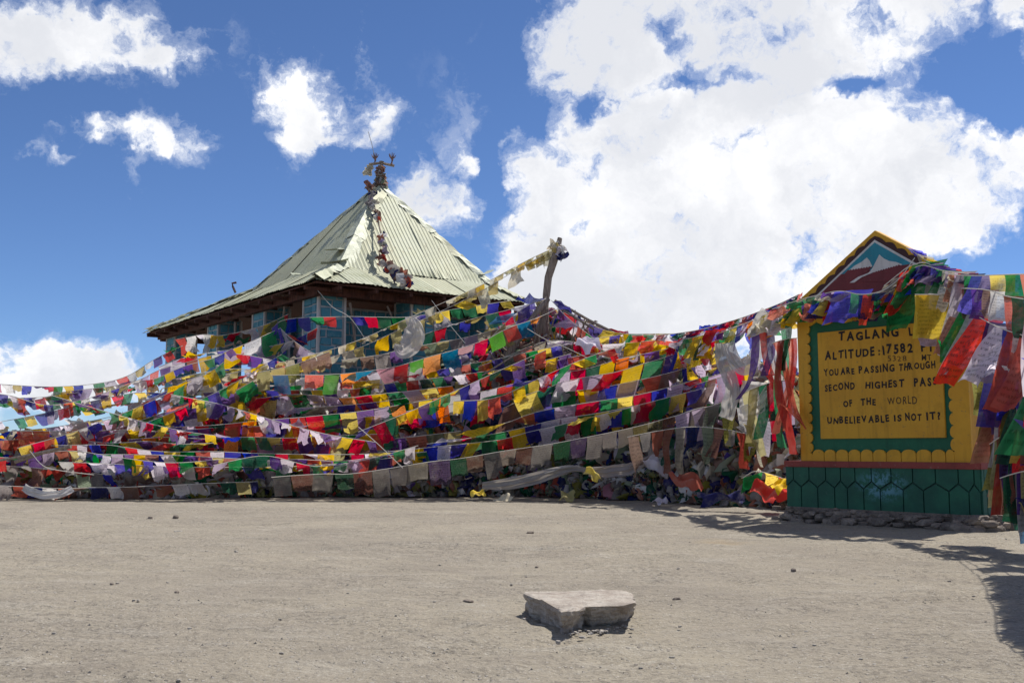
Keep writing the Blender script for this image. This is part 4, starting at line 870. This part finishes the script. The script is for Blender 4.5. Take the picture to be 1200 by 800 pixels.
drape('grey_drape', 'twisted grey sheet slanting up beside the heap of rags, right of the long one', 'sheet', [(690, 553, 16.5), (720, 552, 16.3), (745, 546, 16.2), (765, 535, 16.1), (785, 528, 16.0)], .18, PM['grey'], 6, taper=lambda t: .8+.3*math.sin(6*t))
drape('grey_drape', 'whitish sagging sheet in the rags at the far left heap foot', 'sheet', [(28, 570, 17.2), (40, 577, 17.1), (56, 580, 17.1), (72, 578, 17.1), (85, 572, 17.2)], .13, PM['pale'], 7)
drape('white_bag', 'white teardrop shaped cloth blown up like a balloon in front of the hut', 'cloth', [(483, 372, 19.3), (486, 385, 19.2), (482, 400, 19.1), (472, 411, 19.1), (462, 404, 19.2)], .32, M_silk, 8, nu=7, crease=.10, taper=lambda t: .25+1.1*math.sin(math.pi*min(1, t*1.0+.02)))
for k, (px, py, Y, s, c, lab) in enumerate([
        (695, 555, 16.3, .30, 'yellow', 'small yellow cloth lying on the dark rags between the grey sheets'),
        (590, 584, 17.3, .30, 'cream', 'pale cloth scrap on the dirt at the centre of the heap foot'),
        (665, 581, 17.0, .34, 'khaki', 'flat khaki cloth lying on the dirt before the heap'),
        (775, 586, 15.6, .26, 'white', 'crumpled white rag on the dirt near the right heap'),
        (905, 576, 13.9, .60, 'red', 'large red cloth heaped at the foot beside the sign base'),
        (918, 566, 13.3, .30, 'yellow', 'little yellow cloth resting on the red heaped one by the sign'),
        (846, 582, 14.4, .42, 'navy', 'dark blue rag at the foot of the heap left of the red cloth'),
        (806, 562, 15.2, .42, 'rust', 'rust coloured cloth hanging out of the dark rags'),
        (560, 577, 17.3, .22, 'yellow', 'yellow scrap under the end of the grey row at centre'),
        (770, 545, 15.6, .36, 'white', 'silvery white cloth draped over the grey twisted sheet'),
        (690, 402, 18.6, .45, 'white', 'white sheet blown over the cairn just below its top')]):
    p = at(px, py, Y); a, b = rag_vf((0, 0, 0), s*.78, (.1, -.8, .7) if py < 560 else (0, -.5, .9), 900+k, 10, .30)
    a = [(q[0], q[1], max(q[2], .006-p.z)) for q in a]
    o = mesh_obj('loose_cloth', a, b, PM[c], smooth=True); o.location = p; tagobj(o, lab, 'cloth', 'loose cloths on the heap')

# ------------------------------------------------------------------ poles and sticks
v, f = tube([at(*p)-at(637, 392, 20.6) for p in ((634, 420, 20.6), (637, 392, 20.6), (638, 362, 20.5), (640, 345, 20.5), (643, 325, 20.5), (648, 306, 20.5), (653, 292, 20.5), (656, 279, 20.5))], .085, 9, [1.3, 1.15, 1, .95, .9, .95, .8, .7])
v = [q+Vector((mnoise.noise(q*3), mnoise.noise(q*3+Vector((9, 0, 0))), 0))*.05 for q in v]
pole = thing('leaning_pole', at(637, 392, 20.6), 'crooked grey wooden pole rising above the cairn, rags tied to its top', 'pole')
mesh_obj('trunk', v, f, M_wood, pole)
for k, (px, py, c, s) in enumerate(((652, 289, 'cream', .22), (655, 292, 'white', .2), (659, 300, 'navy', .16), (650, 289, 'khaki', .18), (656, 290, 'pale', .2))):
    a, b = rag_vf(at(px, py, 20.38)-at(637, 392, 20.6), s, (0, -1, .3), 300+k, 5, .5); mesh_obj('tied_rag', a, b, PM[c], pole, smooth=True)
def stick(label, pts, rad, cat='pole', name='wooden_pole', m=M_wood):
    C = [at(*p) for p in pts]; o0 = C[0]; v, f = tube([c-o0 for c in C], rad, 6); o = mesh_obj(name, v, f, m); o.location = o0
    return tagobj(o, label, cat, 'sticks standing in the cairn')
stick('slanting forked pole leaning to the left against the crooked pole', [(642, 350, 20.3), (632, 362, 20.2), (620, 378, 20.1), (604, 402, 20), (590, 425, 19.9)], .06)
stick('long thin pole sloping down the right shoulder of the cairn', [(650, 352, 20.4), (690, 375, 20.3), (722, 391, 20.2)], .03)
stick('second thin pole sloping beside the first on the cairn shoulder', [(658, 362, 20.2), (700, 388, 20.0), (740, 408, 19.8)], .025)
stick('dark pole jutting from the rags at the far left, pointing up to the right', [(18, 541, 17.6), (50, 530, 17.5), (83, 523, 17.4)], .035)
stick('pale stick lying across the left rags below the jutting pole', [(0, 539, 17.5), (30, 534, 17.5), (52, 529, 17.5)], .025)
stick('thin pole crossing the rags to the left of the cairn', [(565, 440, 19.1), (600, 418, 19.2), (640, 400, 19.3)], .018)
r = random.Random(5); root = thing('brushwood', at(640, 400, 19.5), 'tangle of thin sticks poking out of the cairn below the pole', 'sticks')
for k in range(60):
    px = 585+r.random()*120; py = 398+r.random()*45; Y = heapY(px, py)-.25; a = at(px, py, Y)
    d = Vector((r.gauss(0, .5), r.gauss(0, .3)-.1, r.random()*.9+.2)).normalized()*(.3+.4*r.random())
    v, f = tube([a-root.location, a-root.location+d*.5+Vector((.02, 0, 0)), a-root.location+d], .012+.01*r.random(), 4); mesh_obj('stick', v, f, M_stick, root)
# slack white cords crossing the flags
GC = 'bare cords across the flags'
for lab, pts in (('white cord hanging from the hut eave past the balloon-like cloth', [(506, 352, 20.5), (518, 368, 20.0), (530, 384, 19.5), (545, 402, 19.2)]),
                 ('white cord dropping to the right across the middle of the heap', [(420, 500, 16.9), (445, 522, 16.8), (472, 548, 16.6)]),
                 ('thin cord descending from the hut corner to the right', [(372, 340, 21), (390, 360, 20.6), (410, 372, 20.3), (430, 400, 19.8)]),
                 ('slack pale cord over the dark rags at the far left', [(35, 528, 17.3), (50, 545, 17.2), (70, 551, 17.1), (110, 556, 17.0)]),
                 ('thin cord tied from cairn top down across the stick tangle', [(618, 385, 19.4), (640, 398, 19.2), (665, 408, 19.1), (700, 425, 18.7)])):
    C = catmull([at(*p) for p in pts], 5); v, f = tube([c-C[0] for c in C], .006, 4); o = mesh_obj('bare_cord', v, f, M_cord); o.location = C[0]; tagobj(o, lab, 'cord', GC)

# roof finial with antlers, and the garland of knots
fz = Vector((AP[0], AP[1], AP[2]-.46)); hm = Matrix.Translation(HO) @ Matrix.Rotation(HA, 4, 'Z'); fb = hm @ fz
fin_ = thing('roof_finial', fb, 'rag wrapped post with a crossbar and antlers on the roof peak', 'finial')
v, f = tube([(0, 0, 0), (.02, 0, .4), (0, 0, .75), (.02, 0, 1.08)], .09, 7, [2.0, 1.3, .9, .7]); mesh_obj('post', v, f, M_stick, fin_)
v, f = tube([(-.30, 0, 1.0), (0, 0, 1.04), (.34, .02, .97)], .035, 6); mesh_obj('crossbar', v, f, M_wood, fin_)
for (bx, seed) in ((-.16, 1), (.27, 2)):
    rr = random.Random(seed); L = []
    L.append(tube([(bx, 0, 1.0), (bx+.02, 0, 1.12), (bx+.01, 0, 1.2)], .035, 5, [1, .8, .7]))
    for k in range(5):
        a = -.9+k*.45+rr.gauss(0, .08); L.append(tube([(bx+.01, 0, 1.14), (bx+.01+.08*math.sin(a), 0, 1.14+.08*math.cos(a)), (bx+.01+.12*math.sin(a), 0, 1.15+.16*math.cos(a))], .018, 4, [1, .8, .4]))
    v, f = join(L); mesh_obj('antler', v, f, M_antler, fin_)
v, f = tube([(-.16, 0, 1.2), (-.24, 0, 1.55), (-.33, 0, 1.85)], .008, 4); mesh_obj('wire', v, f, M_wire, fin_)
rr = random.Random(12)
for k in range(46):
    t = rr.random(); rad = .06+.20*(1-t)**1.2; a = rr.random()*6.28
    aa, bb = rag_vf((rad*math.cos(a), rad*math.sin(a), .02+t*.95), .10+.09*rr.random(), (math.cos(a), math.sin(a), .4), 400+k, 3, .5)
    mesh_obj('wrapped_rag', aa, bb, PM[rr.choice(['dirt', 'brown', 'grey', 'pale', 'rust', 'sage', 'cream'])], fin_, smooth=True)
for k in range(5):
    aa, bb = rag_vf((-.26-.02*k, -.05, .92-.04*k), .14, (0, -1, 0), 470+k, 3, .5); mesh_obj('wrapped_rag', aa, bb, PM['cream'], fin_, smooth=True)
gpts = [(433, 218, 24.75), (436, 232, 24.45), (441, 250, 24.0), (446, 272, 23.45), (449, 290, 23.0), (450, 308, 22.55), (456, 316, 22.3), (466, 321, 22.05), (478, 329, 21.75)]
C = catmull([at(*p) for p in gpts], 6); gar = thing('roof_garland', C[0], 'garland of knotted rags hanging down the right roof face from the peak', 'garland')
v, f = tube([c-C[0] for c in C], .02, 5); mesh_obj('rope', v, f, M_stick, gar)
rr = random.Random(31)
for i in range(60):
    c = C[min(len(C)-1, int(i/60*len(C)))]-C[0]+Vector((rr.gauss(0, .05), -.04, rr.gauss(0, .04)))
    if 18 < i < 24: continue
    aa, bb = rag_vf(c, .08+.09*rr.random()+(.05 if i > 48 else 0), (rr.gauss(0, .6), -1, rr.random()), 500+i, 3, .6)
    mesh_obj('knot', aa, bb, PM[rr.choice(['brown', 'grey', 'pale', 'rust', 'lilac', 'navy', 'dirt', 'brown'])], gar, smooth=True)
v, f = tube([at(*p)-at(276, 343, 27) for p in ((276, 343, 27), (273, 336, 27), (272, 332, 27), (277, 331, 27))], .03, 4)
o = mesh_obj('bent_wire', v, f, M_mdark); o.location = at(276, 343, 27); tagobj(o, 'small bent dark wire sticking up from the left roof slope', 'wire')

# ------------------------------------------------------------------ the sign
SO = Vector((3.41, 12.7, 0)); SA = math.atan2(-.77, .64)
sign = thing('pass_sign', SO, 'yellow and green masonry sign of the mountain pass with a painted gable', 'sign', rz=SA)
def ps(px, py, yo=0.0):                     # point on the sign face (local x, z)
    d = raydir(px, py); t = Vector((.64, -.77, 0)).normalized(); n = Vector((-t.y, t.x, 0)); P0 = SO+n*yo
    k = (P0.x*n.x+P0.y*n.y)/(d.x*n.x+d.y*n.y); P = Vector((0, 0, CH))+d*k; return ((P-P0).dot(t), P.z)
def sbox(name, x0, x1, y0, y1, z0, z1, m, parent=sign, bw=.006):
    v, f = box_vf(((x0+x1)/2, (y0+y1)/2, (z0+z1)/2), (x1-x0, y1-y0, z1-z0)); o = mesh_obj(name, v, f, m, parent)
    if bw: bevel(o, bw, 2)
    return o
base = sbox('base', -.045, 2.375, .012, .50, .16, .655, M_groove)
sbox('ledge', -.06, 2.40, -.02, .52, .645, .718, M_maroon)
body = sbox('body', .175, 2.285, .05, .50, .70, 2.72, M_dyellow)
# raised tiles of the base
def tiles(xs, place):
    r = random.Random(2)
    for i in range(len(xs)-1):
        a, b = xs[i], xs[i+1]; m = (a+b)/2; g_ = .007
        lo = [(a+g_, .165), (b-g_, .165), (b-g_, .40), (m, .485-g_), (a+g_, .40)]
        v, f = prism(lo, 0, .02); mesh_obj('tile', [place(*q) for q in v], f, M_teal, base)
        if i < len(xs)-2:
            m2 = (b+xs[i+2])/2
            hi = [(m+g_, .652), (m+g_, .49+g_), (b, .41+g_), (m2-g_, .49+g_), (m2-g_, .652)]
            v, f = prism(hi[::-1], 0, .02); mesh_obj('tile', [place(*q) for q in v], f, M_teal, base)
    for (a, b, c) in ((xs[0], xs[0], (xs[0]+xs[1])/2), (xs[-1], (xs[-1]+xs[-2])/2, xs[-1])):
        poly = [(b, .652), (a, .652), (a, .41), (c, .49)] if b == a else [(b+.007, .652), (b+.007, .49), (a, .41), (a, .652)]
        if b == a: poly = [(a, .652), (a, .41+.007), (c-.007, .49+.007), (c-.007, .652)]
        v, f = prism(poly, 0, .02); mesh_obj('tile', [place(*q) for q in v], f, M_teal, base)
tiles([-.045, .17, .40, .63, .80, 1.01, 1.22, 1.50, 1.74, 2.03, 2.25, 2.375], lambda x, y, z: (x, y-.003, z))
tiles([.012, .11, .21, .31, .41, .50], lambda x, y, z: (2.377-y*.8+.012, x, z))
# frame of scallops
FT = 2.50
def scallop_side(x_out, x_in, z0, z1, n, sgn, name='frame'):
    pts = []; dz = (z1-z0)/n
    for k in range(n):
        for q in range(7):
            a = math.pi*q/6; pts.append((x_in+sgn*.045*math.sin(a), z0+dz*k+dz*(.5-.5*math.cos(a))*.98))
    poly = [(x_out, z0)]+pts+[(x_out, z1)]
    if sgn < 0: poly = poly[::-1]
    # fan strips keep the outline clean
    V, Fc = [], []
    for (x, z) in pts: V += [(x_out, .018, z), (x, .018, z), (x_out, .052, z), (x, .052, z)]
    for i in range(len(pts)-1):
        a, b = i*4, i*4+4; Fc += [(a, a+1, b+1, b), (a+1, a+3, b+3, b+1), (a, b, b+2, a+2)]
    return mesh_obj(name, V, Fc, M_yellow, sign)
scallop_side(.165, .295, .70, FT, 15, 1); scallop_side(2.29, 2.105, .70, FT, 13, -1)
r = random.Random(4); x = .33
while x < 2.06:
    w = .155+.03*r.random(); w = min(w, 2.08-x+.02); n = 12
    poly = [(x+.004, .702)]+[(x+w/2-(w/2-.004)*math.cos(math.pi*q/n), .80+.055*math.sin(math.pi*q/n)) for q in range(n+1)]+[(x+w-.004, .702)]
    v, f = prism(poly[::-1], .014, .052); mesh_obj('scallop', v, f, M_yellow, sign); x += w
sbox('panel', .30, 2.10, .038, .052, .72, 2.47, M_green, bw=0)
# scalloped top rail
V, Fc = [], []; N = 96
for i in range(N+1):
    x = .17+2.12*i/N; a = (i % 12)/12*math.pi
    zb = 2.40-.05*math.sin(a)+.06*math.exp(-((x-1.3)/.22)**2)
    V += [(x, .02, zb), (x, .02, 2.64), (x, .052, zb)]
for i in range(N): a, b = i*3, i*3+3; Fc += [(a, b, b+1, a+1), (a, a+2, b+2, b)]
mesh_obj('top_rail', V, Fc, M_yellow, sign)
board = sbox('board', .452, 2.012, .012, .040, .983, 2.262, M_yellow, bw=.004)
# slate strip and gable
AX, AZ = 1.272, 3.392; sl_ = .66
def tri(x0, x1, zb, zt, y0, y1): return prism([(x0, zb), ((x0+x1)/2, zt), (x1, zb)][::-1], y0, y1)
gx0, gx1 = AX-(AZ-2.60)/sl_, AX+(AZ-2.60)/sl_
v, f = tri(gx0, gx1, 2.60, AZ, .0, .11); gable = mesh_obj('gable', v, f, M_yellow, sign); bevel(gable, .006, 1)
sbox('eave_strip', .30, 2.12, -.015, .06, 2.575, 2.655, M_slate, gable, .004)
for k in range(26):
    x = .33+k*.068; v, f = prism([(x, 2.58), (x+.028, 2.58), (x+.05, 2.65), (x+.022, 2.65)][::-1], -.019, -.012); mesh_obj('stripe', v, f, M_mwhite, gable)
# mountain emblem: dark scalloped ground, white edge, sky, snow, red foot
Tz, Tb = 3.322, 2.66; hw = .95
def scal(sx):
    o_ = []; n = 7
    for k in range(n):
        for q in range(6):
            t = (k+q/6)/n; bump = .034*math.sin(math.pi*q/6)*(1 if k else .4)
            o_.append((AX+sx*(hw*t+bump*.55), Tz-(Tz-Tb)*t+bump*.8))
    return o_
Ls, Rs = scal(-1), scal(1)
poly = [(AX-hw, Tb)]+Ls[::-1]+Rs[1:]+[(AX+hw, Tb)]
v, f = prism(poly[::-1], -.006, .01); o = mesh_obj('dark_edging', v, f, M_mdark, gable)
b = bmesh.new(); b.from_mesh(o.data); bmesh.ops.triangulate(b, faces=b.faces[:]); b.to_mesh(o.data); b.free()
h2 = hw*.93; T2 = Tz-.045
v, f = prism([(AX-h2, Tb), (AX, T2), (AX+h2, Tb)][::-1], -.011, -.004); mesh_obj('white_edging', v, f, M_mwhite, gable)
h3 = hw*.885; T3 = Tz-.078
v, f = prism([(AX-h3, Tb), (AX, T3), (AX+h3, Tb)][::-1], -.015, -.009); mesh_obj('emblem_sky', v, f, M_mteal, gable)
zc = 2.93; xc = h3*(T3-zc)/(T3-Tb)
v, f = prism([(AX-h3, Tb), (AX-xc, zc), (AX+xc, zc), (AX+h3, Tb)][::-1], -.0172, -.012); mesh_obj('red_slope', v, f, M_mred, gable)
def ep(px, py): return ps(px, py)
def jag(p, q, n, amp):
    out = []
    for i in range(n):
        t = i/n; out.append((p[0]+(q[0]-p[0])*t, p[1]+(q[1]-p[1])*t)); t = (i+.5)/n; out.append((p[0]+(q[0]-p[0])*t, p[1]+(q[1]-p[1])*t-amp))
    return out
def Z5(x, y): return ps(920+x/5.716, 260+y/5.716)
def epoly(name, pts, y0, y1, m):
    v, f = prism(pts[::-1], y0, y1); o = mesh_obj(name, v, f, m, gable)
    b = bmesh.new(); b.from_mesh(o.data); bmesh.ops.triangulate(b, faces=b.faces[:]); b.to_mesh(o.data); b.free()
snowL = [Z5(*p) for p in ((440, 320), (470, 295), (520, 268), (553, 240), (572, 262), (590, 300), (560, 330), (480, 345), (430, 335))]
snowR = [Z5(*p) for p in ((590, 312), (612, 270), (637, 220), (665, 245), (700, 262), (750, 270), (790, 285), (780, 300), (690, 325), (600, 345), (560, 350))]
epoly('snow_peak', snowL, -.0185, -.0135, M_mwhite); epoly('snow_peak', snowR, -.0195, -.0145, M_mwhite)
redL = jag(Z5(428, 322), Z5(590, 296), 9, .012)+[Z5(*p) for p in ((592, 300), (540, 350), (455, 405), (430, 400), (388, 368))]
redR = jag(Z5(600, 335), Z5(785, 282), 11, .012)+[Z5(*p) for p in ((815, 300), (840, 330), (840, 385), (640, 402), (505, 402), (560, 360))]
epoly('red_slope', redL, -.022, -.017, M_mred); epoly('red_slope', redR, -.0225, -.0175, M_mred)
epoly('white_road', [Z5(*p) for p in ((600, 322), (608, 335), (520, 372), (470, 408), (440, 408), (500, 368), (560, 345))], -.0245, -.0195, M_mwhite)
# lettering
fcurve = bpy.data.curves.new('f', 'FONT'); fob = bpy.data.objects.new('f', fcurve); COL.objects.link(fob)
glyph = {}
def get_glyph(ch, bold):
    k = (ch, bold)
    if k not in glyph:
        fcurve.body = ch; fcurve.offset = bold; fcurve.resolution_u = 3; fcurve.size = 1
        dg = bpy.context.evaluated_depsgraph_get(); dg.update(); me = bpy.data.meshes.new_from_object(fob.evaluated_get(dg))
        vs_ = [v_.co.copy() for v_ in me.vertices]; fs_ = [tuple(p.vertices) for p in me.polygons]; bpy.data.meshes.remove(me)
        x0 = min(v_.x for v_ in vs_); x1 = max(v_.x for v_ in vs_); y0 = min(v_.y for v_ in vs_); y1 = max(v_.y for v_ in vs_)
        if ch in ':': y0, y1 = 0, .72
        glyph[k] = ([((v_.x-x0)/(x1-x0), (v_.y-y0)/(y1-y0)) for v_ in vs_], fs_, (x1-x0)/.72)
    return glyph[k]
def Z8(x, y): return ps(930+x/5.332, 370+y/5.332)
def word(txt, x0, x1, yb, hgt, bold, m, r):
    """a word whose extent is x0..x1; yb the base line at x0 and x1"""
    A, B = Z8(x0, yb[0]), Z8(x1, yb[1]); H_ = hgt/5.332*11.7/F
    ws = [get_glyph(c, bold)[2] for c in txt]; sp = .26; tot = sum(ws)+sp*(len(txt)-1); V, Fc = [], []; x = 0
    for c, w_ in zip(txt, ws):
        vs_, fs_, _ = get_glyph(c, bold); k = len(V); hj = H_*(1+r.gauss(0, .06)); dj = r.gauss(0, .04)*H_; sk = r.gauss(0, .05); tl = r.gauss(0, .04)
        for (a, b) in vs_:
            u = (x+a*w_)/tot; X = A[0]+(B[0]-A[0])*u+sk*b*H_; Z = A[1]+(B[1]-A[1])*u+dj+b*hj+tl*a*H_; V.append((X, .0095, Z))
        Fc += [tuple(i+k for i in f_) for f_ in fs_]; x += w_+sp
    return V, Fc
rl = random.Random(8); BB = .040
lines = [('title_lettering', [('TAGLANG', 277, 655, (162, 132), 58), ('LA', 720, 800, (128, 124), 56)]),
         ('altitude_lettering', [('ALTITUDE', 192, 503, (277, 250), 56), (':', 527, 537, (246, 244), 50), ('17582', 556, 742, (243, 228), 60), ('FT', 795, 875, (226, 222), 52)]),
         ('pass_lettering', [('YOU', 187, 277, (376, 370), 44), ('ARE', 290, 378, (368, 364), 42), ('PASSING', 405, 628, (362, 347), 46), ('THROUGH', 655, 884, (342, 326), 44)]),
         ('second_lettering', [('SECOND', 192, 380, (472, 458), 44), ('HIGHEST', 445, 688, (455, 442), 44), ('PASS', 750, 893, (440, 432), 50)]),
         ('world_lettering', [('OF', 308, 364, (570, 566), 42), ('THE', 417, 510, (560, 556), 44)]),
         ('unbelievable_lettering', [('UNBELIEVABLE', 208, 596, (675, 662), 45), ('IS', 625, 672, (661, 658), 42), ('NOT', 697, 796, (658, 652), 44), ('IT?', 828, 915, (652, 646), 46)])]
for nm, ws in lines:
    for w_ in ws:
        v, f = word(*w_, BB, M_black, rl); mesh_obj('word', v, f, M_black, board)
for w_ in (('5328', 586, 703, (284, 279), 32, -.004), ('MT', 798, 858, (278, 274), 36, .012)):
    v, f = word(*w_, M_black2, rl); mesh_obj('word', v, f, M_black2, board)
v, f = word('WORLD', 585, 768, (553, 548), 46, .004, M_black2, rl); mesh_obj('word', v, f, M_black2, board)
bpy.data.objects.remove(fob)
# rubble footing
foot = mesh_obj('footing', *box_vf((1.17, .27, .07), (2.46, .56, .19)), M_rubble, sign)
r = random.Random(17)
for k in range(210):
    side = r.random() < .82
    if side: x, y = -.12+2.6*r.random(), -.05-.13*r.random()
    else: x, y = 2.42+.06*r.random(), .0+.5*r.random()
    t = r.random(); s = .025+.085*r.random()**1.8; z = .0+.17*t*r.random()**.3; y = y+.06*t if side else y
    v, f = rockmesh((x, y, z), (s*1.4, s, s*.55), 3000+k, 2); mesh_obj('rubble_stone', v, f, M_rubble, foot)
# anchor post outside the view, where the right-hand strings end
pe = at(1420, 330, 3.5); v, f = tube([(0, 0, 0), (0, 0, 1.0), (.02, 0, pe.z+.12)], .05, 8); o = mesh_obj('anchor_post', v, f, M_wood); o.location = (pe.x, pe.y, 0); tagobj(o, 'wooden post that holds the far ends of the right hand flag strings', 'post')
